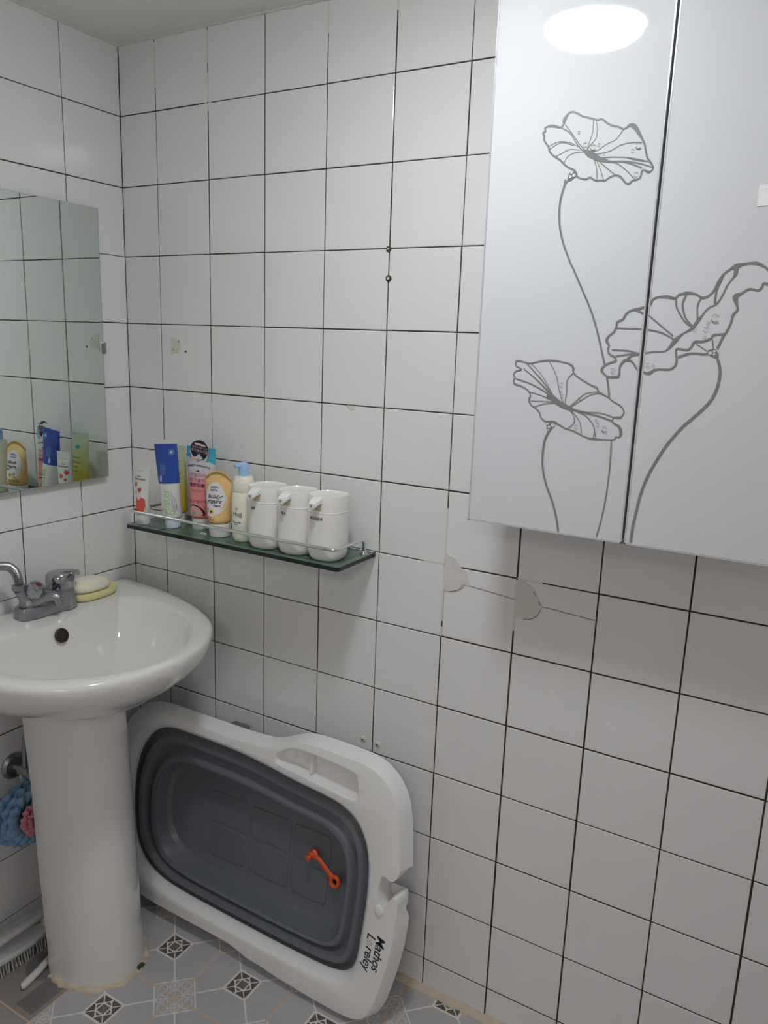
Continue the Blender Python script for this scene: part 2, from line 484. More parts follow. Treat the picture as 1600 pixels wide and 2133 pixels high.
def slab(x0, x1, y0, y1, z0, z1, material, bev=0):
    return rbox(x1 - x0, y1 - y0, z1 - z0, bev, material, c=((x0 + x1) / 2, (y0 + y1) / 2, (z0 + z1) / 2), smooth=False)

tile_cache = {}
def wall_tile_mesh(w, h):
    k = (round(w * 1000), round(h * 1000))
    if k not in tile_cache:
        a, b, e, r = k[0] / 2000, k[1] / 2000, 0.0013, 0.0007
        v = []
        for (s, y) in ((0, 0.006), (0, r), (e, 0)):
            v += [(-a + s, y, -b + s), (a - s, y, -b + s), (a - s, y, b - s), (-a + s, y, b - s)]
        f = [(8, 9, 10, 11)]
        for q in (0, 4):
            for j in range(4): f.append((q + j, q + (j + 1) % 4, q + 4 + (j + 1) % 4, q + 4 + j))
        tile_cache[k] = mesh(v, f, 'tile', False)
    return tile_cache[k]

def tile_wall(wall, us, place, rz):
    edges_u = [0.0] + us; edges_z = [0.0] + ROWS + [ROOM_Z]
    for i in range(len(edges_u) - 1):
        for j in range(len(edges_z) - 1):
            g = 0.0032 if (edges_u[i] > 0.85 and edges_z[j] < 1.1) else 0.0025
            u0, u1, z0, z1 = edges_u[i] + g / 2, edges_u[i + 1] - g / 2, edges_z[j] + g / 2, edges_z[j + 1] - g / 2
            if i == 0: u0 = 0.0004
            jt = lambda s: random.uniform(-s, s)
            o = link('tile', wall_tile_mesh(u1 - u0, z1 - z0), wall)
            o.location = place((u0 + u1) / 2 + jt(0.0003), (z0 + z1) / 2 + jt(0.0003), jt(0.00025))
            o.rotation_euler = (jt(0.0018), 0, rz + jt(0.0018))

wall_back = struct('wall_back', slab(-0.1, ROOM_X + 0.1, 0.0016, 0.10, -0.05, ROOM_Z + 0.05, 'grout'))
tile_wall(wall_back, [c for c in COLS] + [ROOM_X], lambda u, z, d: (u, d, z), 0)
wall_left = struct('wall_left', slab(-0.10, -0.0016, ROOM_Y - 0.1, 0.1, -0.05, ROOM_Z + 0.05, 'grout'))
tile_wall(wall_left, LCOLS + [-ROOM_Y], lambda u, z, d: (d, -u, z), PI / 2)
wall_right = struct('wall_right', slab(ROOM_X, ROOM_X + 0.1, ROOM_Y - 0.1, 0.1, -0.05, ROOM_Z + 0.05, 'far'))
DX0, DX1, DH = 1.02, 1.78, 1.93                     # unseen doorway behind the photographer, added to let in fill light from the hall
v = []; f = []
for x0, x1, z0, z1 in ((-0.1, DX0, -0.05, ROOM_Z + 0.05), (DX1, ROOM_X + 0.1, -0.05, ROOM_Z + 0.05), (DX0, DX1, DH, ROOM_Z + 0.05)):
    k = len(v); y0, y1 = ROOM_Y - 0.1, ROOM_Y
    v += [(x0, y0, z0), (x1, y0, z0), (x1, y1, z0), (x0, y1, z0), (x0, y0, z1), (x1, y0, z1), (x1, y1, z1), (x0, y1, z1)]
    f += [tuple(k + q for q in g) for g in ((3, 2, 1, 0), (4, 5, 6, 7), (0, 1, 5, 4), (1, 2, 6, 5), (2, 3, 7, 6), (3, 0, 4, 7))]
wall_front = struct('wall_front', mesh(v, f, 'far', False))
v = []; f = []
for x0, x1, z0, z1 in ((DX0 - 0.03, DX0 + 0.02, 0.0, DH + 0.03), (DX1 - 0.02, DX1 + 0.03, 0.0, DH + 0.03), (DX0 + 0.02, DX1 - 0.02, DH - 0.02, DH + 0.03)):
    k = len(v); y0, y1 = ROOM_Y - 0.11, ROOM_Y + 0.012
    v += [(x0, y0, z0), (x1, y0, z0), (x1, y1, z0), (x0, y1, z0), (x0, y0, z1), (x1, y0, z1), (x1, y1, z1), (x0, y1, z1)]
    f += [tuple(k + q for q in g) for g in ((3, 2, 1, 0), (4, 5, 6, 7), (0, 1, 5, 4), (1, 2, 6, 5), (2, 3, 7, 6), (3, 0, 4, 7))]
struct('door_1', mesh(v, f, 'cabbody', False))
ceiling = struct('ceiling', slab(-0.1, ROOM_X + 0.1, ROOM_Y - 0.1, 0.1, ROOM_Z, ROOM_Z + 0.1, 'ceil'))

# unseen hall added outside the doorway for fill light: closed shell with added lamp
HX0, HX1, HY0, HY1, HZ = 0.3, 3.3, -4.0, ROOM_Y - 0.1, 2.3
def panel(name, pts, material): return struct(name, mesh(pts, [(0, 1, 2, 3)], material, False))
panel('floor_fill_hall', [(HX0, HY0, -0.03), (HX1, HY0, -0.03), (HX1, HY1, -0.03), (HX0, HY1, -0.03)], 'hallfloor')
panel('ceiling_fill_hall', [(HX0, HY0, HZ), (HX0, HY1, HZ), (HX1, HY1, HZ), (HX1, HY0, HZ)], 'hallwall')
panel('wall_fill_hall_left', [(HX0, HY0, -0.03), (HX0, HY1, -0.03), (HX0, HY1, HZ), (HX0, HY0, HZ)], 'hallwall')
panel('wall_fill_hall_right', [(HX1, HY1, -0.03), (HX1, HY0, -0.03), (HX1, HY0, HZ), (HX1, HY1, HZ)], 'hallwall')
panel('wall_fill_hall_far', [(HX1, HY0, -0.03), (HX0, HY0, -0.03), (HX0, HY0, HZ), (HX1, HY0, HZ)], 'hallwall')
panel('wall_fill_hall_near', [(HX0, HY1 - 0.001, ROOM_Z + 0.05), (HX1, HY1 - 0.001, ROOM_Z + 0.05), (HX1, HY1 - 0.001, HZ), (HX0, HY1 - 0.001, HZ)], 'hallwall')
t = root('hall_fill_light', (2.0, -2.9, HZ), 'unseen square fill light added in the hall outside the doorway', 'light')  # added lamp out of view, fills the room through the doorway
part('fill_frame', slab(1.68, 2.32, -3.22, -2.58, HZ - 0.03, HZ - 0.002, 'lampring', 0.004), t)
part('diffuser', slab(1.70, 2.30, -3.20, -2.60, HZ - 0.036, HZ - 0.0302, 'hallfill', 0.001), t)

# floor with printed tiles
floor = struct('floor', slab(-0.1, ROOM_X + 0.1, ROOM_Y - 0.1, 0.1, -0.08, -0.0014, 'fgrout'))
FP, FX, FY = 0.206, 0.3225, -0.211
fcache = {}
for i in range(-2, 9):
    for j in range(-8, 2):
        cx, cy = FX + i * FP, FY + j * FP; h = FP / 2 - 0.0024
        x0, x1 = max(-h, 0.003 - cx), min(h, ROOM_X - cx); y0, y1 = max(-h, ROOM_Y - cy), min(h, -0.003 - cy)
        if x1 - x0 < 0.004 or y1 - y0 < 0.004: continue
        odd = (i == -1 and j in (-1, -2)) or (i == -2 and j in (-1, -2))
        k = (round(x0, 4), round(x1, 4), round(y0, 4), round(y1, 4), odd)
        if k not in fcache: fcache[k] = slab(x0, x1, y0, y1, -0.008, 0.0, 'ptile' if odd else 'ftile', 0.0008)
        link('tile', fcache[k], floor, (cx, cy, 0))

def bead(name, p0, p1, across, up, w, h, material, n=160, rough=0.35):
    """irregular strip of sealant lying in the corner between two surfaces"""
    p0, p1, across, up = Vector(p0), Vector(p1), Vector(across), Vector(up); rings = []
    for i in range(n + 1):
        t = i / n; k = 1 + rough * (random.random() - 0.5); k2 = 1 + rough * (random.random() - 0.5)
        p = p0.lerp(p1, t)
        ring = []
        for a in range(6):
            s = a / 5 * PI / 2
            ring.append(tuple(p + across * w * k * math.cos(s) + up * h * k2 * math.sin(s)))
        ring.append(tuple(p - across * 0.001 - up * 0.001)); rings.append(ring)
    return struct(name, loft(rings, material, angle=60))

bead('trim_1', (0, 0, 0), (ROOM_X, 0, 0), (0, -1, 0), (0, 0, 1), 0.017, 0.009, 'caulk')
bead('trim_2', (0, 0, ROOM_Z), (ROOM_X, 0, ROOM_Z), (0, -1, 0), (0, 0, -1), 0.005, 0.004, 'wcaulk', rough=0.5)
bead('trim_3', (0, 0, ROOM_Z), (0, ROOM_Y, ROOM_Z), (1, 0, 0), (0, 0, -1), 0.005, 0.004, 'wcaulk', rough=0.5)
bead('trim_4', (0, 0, 0), (0, ROOM_Y, 0), (1, 0, 0), (0, 0, 1), 0.008, 0.008, 'caulk')

# white re-grouted stretches of the back wall joints
for x, z0, z1 in ((0.8663, 0.862, 1.092), (0.2635, 1.862, 1.935), (0.2635, 1.955, 2.015), (0.1106, 1.925, 2.015), (0.5664, 1.965, 2.02), (0.7162, 1.98, 2.02), (0.8663, 0.83, 0.85), (1.0167, 0.875, 0.975)):
    link('grout_fill', slab(x - 0.0016, x + 0.0016, 0.0002, 0.003, z0, z1, 'wcaulk'), wall_back)
for x0, x1, z in ((0.255, 0.272, 1.8779), (0.82, 0.866, 0.9785), (1.017, 1.066, 0.9785)):
    link('grout_fill', slab(x0, x1, 0.0002, 0.003, z - 0.0016, z + 0.0016, 'wcaulk'), wall_back)

# cement patches, cracks, glue and screw holes on the back wall
def wall_shape(name, pts, y, th, material, per=4):
    lp = catmull(pts, per, True)
    me = curve_fill([lp], th / 2, th / 3, material, 1)
    me.transform(Matrix.Translation((0, y, 0)) @ Matrix.Rotation(PI / 2, 4, 'X'))
    return link(name, me, wall_back)
wall_shape('cement_patch', [(0.868, 1.002), (0.876, 1.0), (0.892, 0.994), (0.902, 0.978), (0.914, 0.974), (0.918, 0.957), (0.921, 0.945), (0.908, 0.947), (0.898, 0.933), (0.882, 0.928), (0.868, 0.93), (0.8665, 0.96)], -0.0004, 0.0012, 'cement')
wall_shape('cement_patch', [(1.018, 0.975), (1.036, 0.972), (1.052, 0.962), (1.062, 0.945), (1.068, 0.933), (1.060, 0.917), (1.045, 0.905), (1.03, 0.905), (1.0185, 0.908)], -0.0004, 0.0012, 'cement')
for a, b in (((0.922, 0.946), (1.0155, 0.9375)), ((1.069, 0.934), (1.1695, 0.9285))):
    pts = [(a[0] + (b[0] - a[0]) * k / 12, a[1] + (b[1] - a[1]) * k / 12 + random.uniform(-0.0003, 0.0003), 0.0011) for k in range(13)]
    v, f = ribbon(pts); link('crack', mesh([(p[0], -0.0006, p[1]) for p in v], f, 'crack', False), wall_back)
for pts in ([(0.880, 0.926), (0.893, 0.931), (0.903, 0.936), (0.911, 0.944)], [(1.050, 0.960), (1.056, 0.953)], [(1.062, 0.944), (1.066, 0.936)], [(1.035, 0.903), (1.05, 0.906), (1.062, 0.916), (1.067, 0.928)]):
    v, f = ribbon([(p[0], p[1], 0.0012) for p in catmull(pts, 4)]); link('crack', mesh([(p[0], -0.0018, p[1]) for p in v], f, 'crack', False), wall_back)
wall_shape('glue_residue', [(0.142, 1.394), (0.160, 1.392), (0.166, 1.384), (0.172, 1.376), (0.166, 1.362), (0.15, 1.36), (0.141, 1.356), (0.143, 1.375)], -0.0003, 0.0008, 'glue')
def wall_dot(name, x, z, r, material, depth=0.003):
    me = lathe([(r * 0.5, 0), (r, 0.0), (r, depth * 0.6), (r * 0.7, depth), (r * 0.3, depth * 0.8)], material, 16)
    me.transform(Matrix.Translation((x, 0.0005, z)) @ Matrix.Rotation(PI / 2, 4, 'X'))
    return link(name, me, wall_back)
for x, z, r, m2, d in ((0.7150, 1.5735, 0.0055, 'rubber', 0.004), (0.7170, 1.5201, 0.0062, 'rubber', 0.004), (0.7170, 1.5201, 0.0030, 'glue', 0.006), (0.7150, 1.5735, 0.0022, 'glue', 0.006)):
    wall_dot('wall_plug', x, z, r, m2, d)
for x, z in ((0.1650, 1.3855), (0.1480, 1.3655), (0.1870, 1.3640)): wall_dot('screw_hole', x, z, 0.0026, 'rubber', 0.0016)
for x, z in ((0.6933, 0.5512), (0.7301, 0.5500)):
    wall_dot('wall_plug', x, z, 0.0072, 'wcaulk', 0.003); wall_dot('wall_plug', x, z, 0.0040, 'glue', 0.0045); wall_dot('screw_hole', x, z, 0.0018, 'rubber', 0.0055)
wall_shape('plaster_chip', [(0.630, 1.2735), (0.640, 1.273), (0.648, 1.272), (0.645, 1.265), (0.638, 1.266), (0.634, 1.269)], -0.0004, 0.001, 'glue')

# ================================================================== ceiling lamp
t = root('ceiling_light', LAMP, 'round recessed LED downlight in the ceiling, mirrored in the cabinet door', 'light')
part('lamp_ring', lathe([(0.094, 0.001), (0.094, -0.006), (0.099, -0.009), (0.106, -0.006), (0.109, 0.001)], 'lampring', 64), t, False)
part('diffuser', lathe([(0.0935, 0.0), (0.0935, -0.012), (0.090, -0.021), (0.080, -0.028), (0.05, -0.032), (0.001, -0.033)], 'lampglow', 64), t, False)

# ================================================================== wall cabinet
DF = -0.148
t = root('wall_cabinet', (1.234, -0.07, 1.112), 'white two-door wall cabinet with grey flower line drawings on glass doors', 'cabinet')
part('body', slab(0.984, 1.486, -0.127, -0.0015, 1.118, 1.905, 'cabbody', 0.002), t)
part('door_gap_shade', slab(1.222, 1.246, -0.1285, -0.1265, 1.116, 1.908, 'gapshade'), t)  # black strip paints the shade in the gap between the doors
bands = [(0.9748, 1.2322), (1.2359, 1.4915)]
DZ0, DZ1 = 1.1118, 1.912
doors = []
for x0, x1 in bands:
    d = part('door', slab(x0 + 0.0022, x1 - 0.0022, DF, -0.130, DZ0 + 0.0022, DZ1 - 0.0022, 'door', 0.0006), t)
    v = []; f = []
    for a0, a1, b0, b1 in ((x0, x0 + 0.0022, DZ0, DZ1), (x1 - 0.0022, x1, DZ0, DZ1), (x0, x1, DZ0, DZ0 + 0.0022), (x0, x1, DZ1 - 0.0022, DZ1)):
        k = len(v); y0, y1 = DF - 0.0004, -0.1295
        v += [(a0, y0, b0), (a1, y0, b0), (a1, y0, b1), (a0, y0, b1), (a0, y1, b0), (a1, y1, b0), (a1, y1, b1), (a0, y1, b1)]
        f += [tuple(k + q for q in g) for g in ((0, 1, 2, 3), (5, 4, 7, 6), (4, 0, 3, 7), (1, 5, 6, 2), (4, 5, 1, 0), (3, 2, 6, 7))]
    part('edge_strip', mesh(v, f, 'dooredge', False), d)
    doors.append(d)
FLOWER_LINES = [
  (1, [(1.0894,1.7254,5.3),(1.0931,1.7319,3.8),(1.0970,1.7353,2.6),(1.1021,1.7356,2.6),(1.1090,1.7326,2.5),(1.1160,1.7285,2.5),(1.1237,1.7261,2.5),(1.1314,1.7235,2.5),(1.1381,1.7213,2.5),(1.1438,1.7219,2.5),(1.1480,1.7196,2.5),(1.1541,1.7148,2.5),(1.1626,1.7107,2.5),(1.1691,1.7093,2.5),(1.1758,1.7057,2.5),(1.1804,1.7068,2.5),(1.1849,1.7097,4.6),(1.1905,1.7080,6.5),(1.1958,1.7023,5.5),(1.2004,1.6953,4.0),(1.2050,1.6883,2.5),(1.2079,1.6828,2.5),(1.2104,1.6738,2.5),(1.2137,1.6647,2.5),(1.2181,1.6591,2.9),(1.2226,1.6514,2.5),(1.2201,1.6471,2.5),(1.2164,1.6462,3.6),(1.2106,1.6493,2.5),(1.2076,1.6480,2.5),(1.2071,1.6428,2.5),(1.2054,1.6392,2.5),(1.2009,1.6369,2.5),(1.1955,1.6361,2.5),(1.1919,1.6325,3.3),(1.1870,1.6336,2.5),(1.1825,1.6384,2.9),(1.1772,1.6434,2.9),(1.1714,1.6450,2.5),(1.1651,1.6439,2.5),(1.1597,1.6407,2.5),(1.1558,1.6387,3.0),(1.1499,1.6398,2.5),(1.1442,1.6394,2.6),(1.1390,1.6421,2.5),(1.1346,1.6447,2.5),(1.1289,1.6428,3.0),(1.1221,1.6440,2.5),(1.1159,1.6468,2.5),(1.1128,1.6524,3.7),(1.1082,1.6574,2.6),(1.1028,1.6597,2.5),(1.0965,1.6638,2.5),(1.0918,1.6680,2.5),(1.0881,1.6717,2.5),(1.0826,1.6750,2.5),(1.0762,1.6794,2.5),(1.0704,1.6854,3.0),(1.0688,1.6910,2.6),(1.0633,1.6977,2.6),(1.0608,1.7026,2.6),(1.0608,1.7073,2.6),(1.0583,1.7114,2.6),(1.0620,1.7134,2.6),(1.0608,1.7174,2.6),(1.0641,1.7194,2.6),(1.0710,1.7199,3.8),(1.0790,1.7180,3.4),(1.0842,1.7164,2.6),(1.0890,1.7201,3.0)]),
  (0, [(1.0842,1.7167,1.5),(1.0986,1.7085,1.5),(1.1081,1.6961,1.5),(1.1175,1.6845,1.5),(1.1255,1.6800,1.5)]),
  (0, [(1.0917,1.7191,1.3),(1.1020,1.7074,1.3),(1.1153,1.6909,1.3),(1.1245,1.6817,1.3)]),
  (0, [(1.1323,1.7227,0.9),(1.1329,1.7075,0.9),(1.1300,1.6942,0.9),(1.1262,1.6815,0.9)]),
  (0, [(1.1356,1.7216,0.9),(1.1392,1.7099,0.9),(1.1380,1.6965,0.9),(1.1305,1.6880,0.9),(1.1270,1.6814,0.9)]),
  (0, [(1.1759,1.7050,0.9),(1.1675,1.6931,0.9),(1.1551,1.6882,0.9),(1.1443,1.6815,0.9),(1.1347,1.6793,0.9)]),
  (0, [(1.2052,1.6860,1.1),(1.1888,1.6867,1.1),(1.1747,1.6850,1.1),(1.1593,1.6780,1.1),(1.1367,1.6753,1.1)]),
  (0, [(1.2149,1.6601,1.5),(1.1924,1.6663,1.5),(1.1682,1.6697,1.5),(1.1495,1.6700,1.5)]),
  (0, [(1.2102,1.6605,1.1),(1.1974,1.6632,1.1),(1.1844,1.6677,1.1)]),
  (0, [(1.2204,1.6523,1.5),(1.2058,1.6578,1.8),(1.1849,1.6624,2.2),(1.1590,1.6644,3.3),(1.1388,1.6706,6.3)]),
  (0, [(1.2072,1.6521,2.0),(1.1916,1.6589,2.0),(1.1785,1.6626,2.0),(1.1623,1.6642,2.0)]),
  (0, [(1.0699,1.6924,0.9),(1.0791,1.6963,0.9),(1.0893,1.6970,0.9),(1.1033,1.6934,0.9),(1.1175,1.6853,0.9)]),
  (0, [(1.0703,1.6877,0.9),(1.0810,1.6938,0.9),(1.0912,1.6953,0.9),(1.1070,1.6900,0.9)]),
  (0, [(1.0807,1.6775,0.9),(1.0890,1.6807,0.9),(1.1006,1.6852,0.9),(1.1160,1.6831,0.9)]),
  (0, [(1.0945,1.6670,0.9),(1.0981,1.6753,0.9),(1.1079,1.6799,0.9),(1.1213,1.6804,0.9)]),
  (0, [(1.1449,1.6402,1.1),(1.1437,1.6533,1.1),(1.1391,1.6675,1.1)]),
  (0, [(1.1548,1.6403,1.1),(1.1485,1.6545,1.1),(1.1424,1.6672,1.1)]),
  (0, [(1.1714,1.6453,1.3),(1.1583,1.6553,1.3),(1.1459,1.6654,1.3)]),
  (0, [(1.2002,1.6365,1.3),(1.1861,1.6503,1.3),(1.1723,1.6604,1.3),(1.1590,1.6644,1.3)]),
  (0, [(1.1201,1.6835,1.5),(1.1264,1.6795,6.3),(1.1334,1.6756,8.6),(1.1455,1.6693,6.3),(1.1589,1.6652,2.6)]),
  (0, [(1.1090,1.6574,5.6),(1.1084,1.6512,11.2),(1.1042,1.6444,7.5),(1.1027,1.6422,2.6)]),
  (0, [(1.1023,1.6430,1.7),(1.0980,1.6362,1.7),(1.0954,1.6273,1.7)]),
  (0, [(1.0985,1.6443,2.9),(1.0973,1.6354,2.9),(1.0932,1.6175,2.9),(1.0928,1.5967,2.9),(1.0960,1.5755,2.9),(1.1030,1.5542,2.9),(1.1169,1.5247,2.8),(1.1212,1.5180,2.8),(1.1371,1.4885,2.8),(1.1541,1.4564,2.8),(1.1668,1.4243,2.8),(1.1747,1.4002,2.8),(1.1806,1.3814,2.8)]),
  (0, [(1.1865,1.3611,2.8),(1.1901,1.3462,2.8),(1.1923,1.3325,2.8)]),
  (0, [(1.2018,1.2690,2.1),(1.2034,1.2380,2.1),(1.2028,1.1948,2.1),(1.1996,1.1535,2.1),(1.1935,1.1169,2.1)]),
  (1, [(1.0417,1.3724,2.1),(1.0427,1.3796,3.0),(1.0537,1.3787,2.1),(1.0645,1.3768,2.1),(1.0794,1.3803,2.1),(1.0957,1.3827,3.0),(1.1121,1.3817,2.1),(1.1269,1.3790,2.1),(1.1338,1.3737,3.6),(1.1354,1.3654,2.1),(1.1462,1.3576,2.1),(1.1611,1.3500,2.1),(1.1729,1.3452,2.9),(1.1762,1.3398,2.1),(1.1909,1.3324,2.0),(1.1998,1.3261,2.0),(1.2100,1.3213,2.0),(1.2162,1.3135,2.0),(1.2142,1.3064,2.0),(1.2104,1.3033,3.5),(1.2021,1.3027,2.0),(1.2014,1.2956,2.0),(1.2117,1.2895,4.1),(1.2149,1.2800,4.1),(1.2132,1.2743,2.0),(1.2077,1.2738,2.0),(1.2053,1.2699,2.1),(1.1914,1.2686,2.1),(1.1745,1.2679,3.0),(1.1628,1.2697,2.1),(1.1508,1.2743,2.1),(1.1402,1.2783,2.1),(1.1312,1.2798,2.1),(1.1204,1.2847,2.4),(1.1096,1.2890,3.6),(1.0975,1.2886,2.1),(1.0895,1.2938,2.1),(1.0858,1.3023,2.1),(1.0776,1.3090,2.1),(1.0711,1.3129,2.1),(1.0675,1.3200,3.0),(1.0691,1.3274,2.1),(1.0648,1.3344,2.1),(1.0535,1.3410,2.1),(1.0424,1.3433,3.0),(1.0394,1.3490,2.1),(1.0416,1.3535,2.1),(1.0388,1.3577,2.1),(1.0424,1.3637,2.1),(1.0515,1.3670,2.1)]),
  (0, [(1.0584,1.3774,1.8),(1.0781,1.3597,1.8),(1.0945,1.3434,1.8),(1.1061,1.3298,1.8)]),
  (0, [(1.0544,1.3686,1.5),(1.0755,1.3538,1.8),(1.0950,1.3377,3.0),(1.1144,1.3203,7.2),(1.1298,1.3128,6.0)]),
  (0, [(1.0676,1.3764,0.9),(1.0873,1.3573,0.9),(1.1044,1.3325,0.9)]),
  (0, [(1.0958,1.3813,1.2),(1.1079,1.3612,1.2),(1.1140,1.3417,1.2),(1.1199,1.3249,1.2),(1.1282,1.3141,1.2)]),
  (0, [(1.1345,1.3654,1.2),(1.1262,1.3537,1.2),(1.1271,1.3368,1.2),(1.1260,1.3225,1.2),(1.1282,1.3147,1.2)]),
  (0, [(1.1762,1.3398,1.2),(1.1567,1.3358,1.2),(1.1434,1.3237,1.2),(1.1327,1.3138,1.2)]),
  (0, [(1.1909,1.3324,1.2),(1.1765,1.3370,1.2),(1.1627,1.3334,1.2),(1.1492,1.3241,1.2),(1.1342,1.3131,1.2)]),
  (0, [(1.2021,1.3032,1.5),(1.1820,1.3081,1.5),(1.1593,1.3078,1.5),(1.1373,1.3113,1.5)]),
  (0, [(1.2013,1.2970,2.4),(1.1826,1.3025,2.4),(1.1594,1.3064,2.4),(1.1389,1.3097,2.4)]),
  (0, [(1.0433,1.3521,1.8),(1.0701,1.3449,1.8),(1.0922,1.3346,1.8),(1.1081,1.3242,1.8)]),
  (0, [(1.0649,1.3335,1.2),(1.0867,1.3285,1.2),(1.1053,1.3225,1.2)]),
  (0, [(1.0707,1.3188,1.2),(1.0904,1.3195,1.2),(1.1085,1.3199,1.2)]),
  (0, [(1.0760,1.3098,1.2),(1.0938,1.3160,1.2),(1.1145,1.3188,1.2)]),
  (0, [(1.1327,1.2800,1.2),(1.1421,1.2894,1.2),(1.1411,1.3008,1.2),(1.1330,1.3101,1.2)]),
  (0, [(1.1552,1.2733,1.2),(1.1523,1.2902,1.2),(1.1423,1.3037,1.2),(1.1344,1.3102,1.2)]),
  (0, [(1.1744,1.2687,1.5),(1.1742,1.2863,1.5),(1.1598,1.3022,1.5),(1.1388,1.3100,1.5)]),
  (0, [(1.1786,1.2691,1.5),(1.1744,1.2835,1.5)]),
  (0, [(1.0957,1.3291,2.4),(1.1114,1.3209,7.2),(1.1283,1.3135,7.1),(1.1417,1.3102,2.4)]),
  (0, [(1.1058,1.2876,15.0),(1.1043,1.2804,10.2),(1.1029,1.2716,3.0)]),
  (0, [(1.1029,1.2716,3.1),(1.0984,1.2594,3.2),(1.0967,1.2355,3.2),(1.0993,1.2119,3.2),(1.1076,1.1859,3.2),(1.1187,1.1632,3.2),(1.1276,1.1371,3.2),(1.1324,1.1165,3.2)]),
  (1, [(1.1774,1.3716,4.1),(1.1809,1.3786,2.6),(1.1888,1.3831,2.6),(1.1967,1.3861,2.9),(1.1948,1.3915,2.6),(1.1861,1.3965,2.6),(1.1841,1.4032,2.6),(1.1849,1.4087,2.6),(1.1807,1.4153,4.1),(1.1836,1.4221,2.6),(1.1899,1.4276,2.6),(1.1932,1.4357,2.6),(1.1939,1.4423,2.6),(1.2016,1.4464,2.6),(1.2049,1.4531,2.6),(1.2111,1.4584,2.6),(1.2214,1.4611,3.5),(1.2303,1.4638,2.6),(1.2378,1.4664,2.6),(1.2408,1.4742,2.6),(1.2482,1.4776,2.6),(1.2609,1.4781,4.1),(1.2712,1.4761,2.9),(1.2757,1.4807,2.6),(1.2866,1.4832,4.0),(1.2978,1.4819,2.6),(1.3069,1.4770,2.9),(1.3151,1.4795,2.6),(1.3214,1.4869,2.6),(1.3262,1.4967,5.2),(1.3308,1.5077,2.6),(1.3393,1.5148,2.6),(1.3459,1.5184,5.8),(1.3571,1.5213,2.6),(1.3707,1.5215,4.0),(1.3803,1.5171,2.6),(1.3853,1.5130,2.6),(1.3916,1.5070,2.6),(1.3919,1.4994,2.6),(1.3876,1.4951,3.4),(1.3819,1.4957,2.6),(1.3803,1.4904,2.6),(1.3762,1.4868,2.6),(1.3657,1.4885,2.6),(1.3571,1.4832,2.6),(1.3496,1.4783,6.9),(1.3520,1.4685,3.4),(1.3540,1.4612,2.6),(1.3491,1.4538,2.6),(1.3479,1.4438,2.6),(1.3444,1.4338,2.6),(1.3414,1.4288,2.6),(1.3284,1.4272,2.6),(1.3242,1.4220,2.6),(1.3149,1.4179,2.6),(1.3040,1.4171,2.9),(1.3009,1.4111,2.6),(1.2953,1.4058,2.6),(1.2814,1.4066,2.6),(1.2810,1.3988,2.6),(1.2826,1.3910,2.6),(1.2814,1.3832,2.6),(1.2744,1.3776,2.6),(1.2564,1.3767,2.6),(1.2465,1.3709,4.1),(1.2372,1.3718,2.6),(1.2303,1.3742,2.6),(1.2211,1.3858,2.6),(1.2115,1.3881,4.1),(1.2042,1.3797,2.6),(1.2039,1.3688,2.6),(1.2017,1.3633,3.5),(1.1880,1.3626,2.6),(1.1806,1.3677,2.6)]),
  (0, [(1.3456,1.5172,5.8),(1.3459,1.5087,4.6),(1.3431,1.5027,1.7),(1.3373,1.4930,1.7),(1.3319,1.4783,1.7),(1.3260,1.4684,1.7),(1.3169,1.4633,1.7),(1.3107,1.4545,1.7),(1.3055,1.4469,4.0),(1.2982,1.4353,3.5),(1.2866,1.4274,1.7),(1.2776,1.4181,5.8),(1.2664,1.4035,1.7),(1.2485,1.4015,1.7),(1.2305,1.3982,1.7),(1.2141,1.4016,1.8),(1.1897,1.4021,1.8)]),
  (0, [(1.3262,1.4967,2.3),(1.3242,1.4832,2.3),(1.3241,1.4683,2.3)]),
  (0, [(1.2726,1.4743,2.3),(1.2751,1.4629,2.3),(1.2871,1.4453,2.3),(1.2993,1.4366,2.3)]),
  (0, [(1.2856,1.4807,2.3),(1.2821,1.4681,2.3),(1.2878,1.4504,2.3),(1.2991,1.4379,2.3)]),
  (0, [(1.3057,1.4770,1.7),(1.3021,1.4657,1.7),(1.3041,1.4481,1.7)]),
  (0, [(1.2380,1.4522,1.7),(1.2577,1.4370,1.7),(1.2743,1.4245,1.7)]),
  (0, [(1.1934,1.4336,1.5),(1.2109,1.4334,1.5),(1.2295,1.4333,1.4)]),
  (0, [(1.2361,1.4326,2.0),(1.2559,1.4292,2.0),(1.2748,1.4206,2.0)]),
  (0, [(1.2839,1.3950,2.6),(1.2996,1.4008,2.6),(1.3194,1.4008,2.6),(1.3264,1.4031,2.6)]),
  (0, [(1.3054,1.4151,1.1),(1.3213,1.4054,1.1)]),
  (0, [(1.3266,1.4221,1.4),(1.3295,1.4083,1.4)]),
  (0, [(1.1961,1.3929,1.8),(1.2120,1.3962,1.8),(1.2304,1.3990,1.7)]),
  (0, [(1.2115,1.3881,2.6),(1.2202,1.3951,2.6),(1.2306,1.3974,2.6)]),
  (0, [(1.2189,1.4598,2.6),(1.2298,1.4552,2.6)]),
  (0, [(1.3414,1.4288,2.6),(1.3370,1.4161,2.6),(1.3343,1.4084,2.6)]),
  (0, [(1.3226,1.4047,2.9),(1.3288,1.4032,10.9),(1.3331,1.4003,8.6),(1.3350,1.3958,3.4)]),
  (0, [(1.3341,1.3995,3.4),(1.3401,1.3858,3.4),(1.3421,1.3731,3.4),(1.3406,1.3551,3.4),(1.3342,1.3366,3.4),(1.3191,1.3171,3.5),(1.3012,1.2971,3.5),(1.2834,1.2711,3.5),(1.2704,1.2451,3.5),(1.2598,1.2188,3.5),(1.2531,1.1926,3.5),(1.2492,1.1634,3.5),(1.2464,1.1370,3.6),(1.2463,1.1165,3.6)]),
]
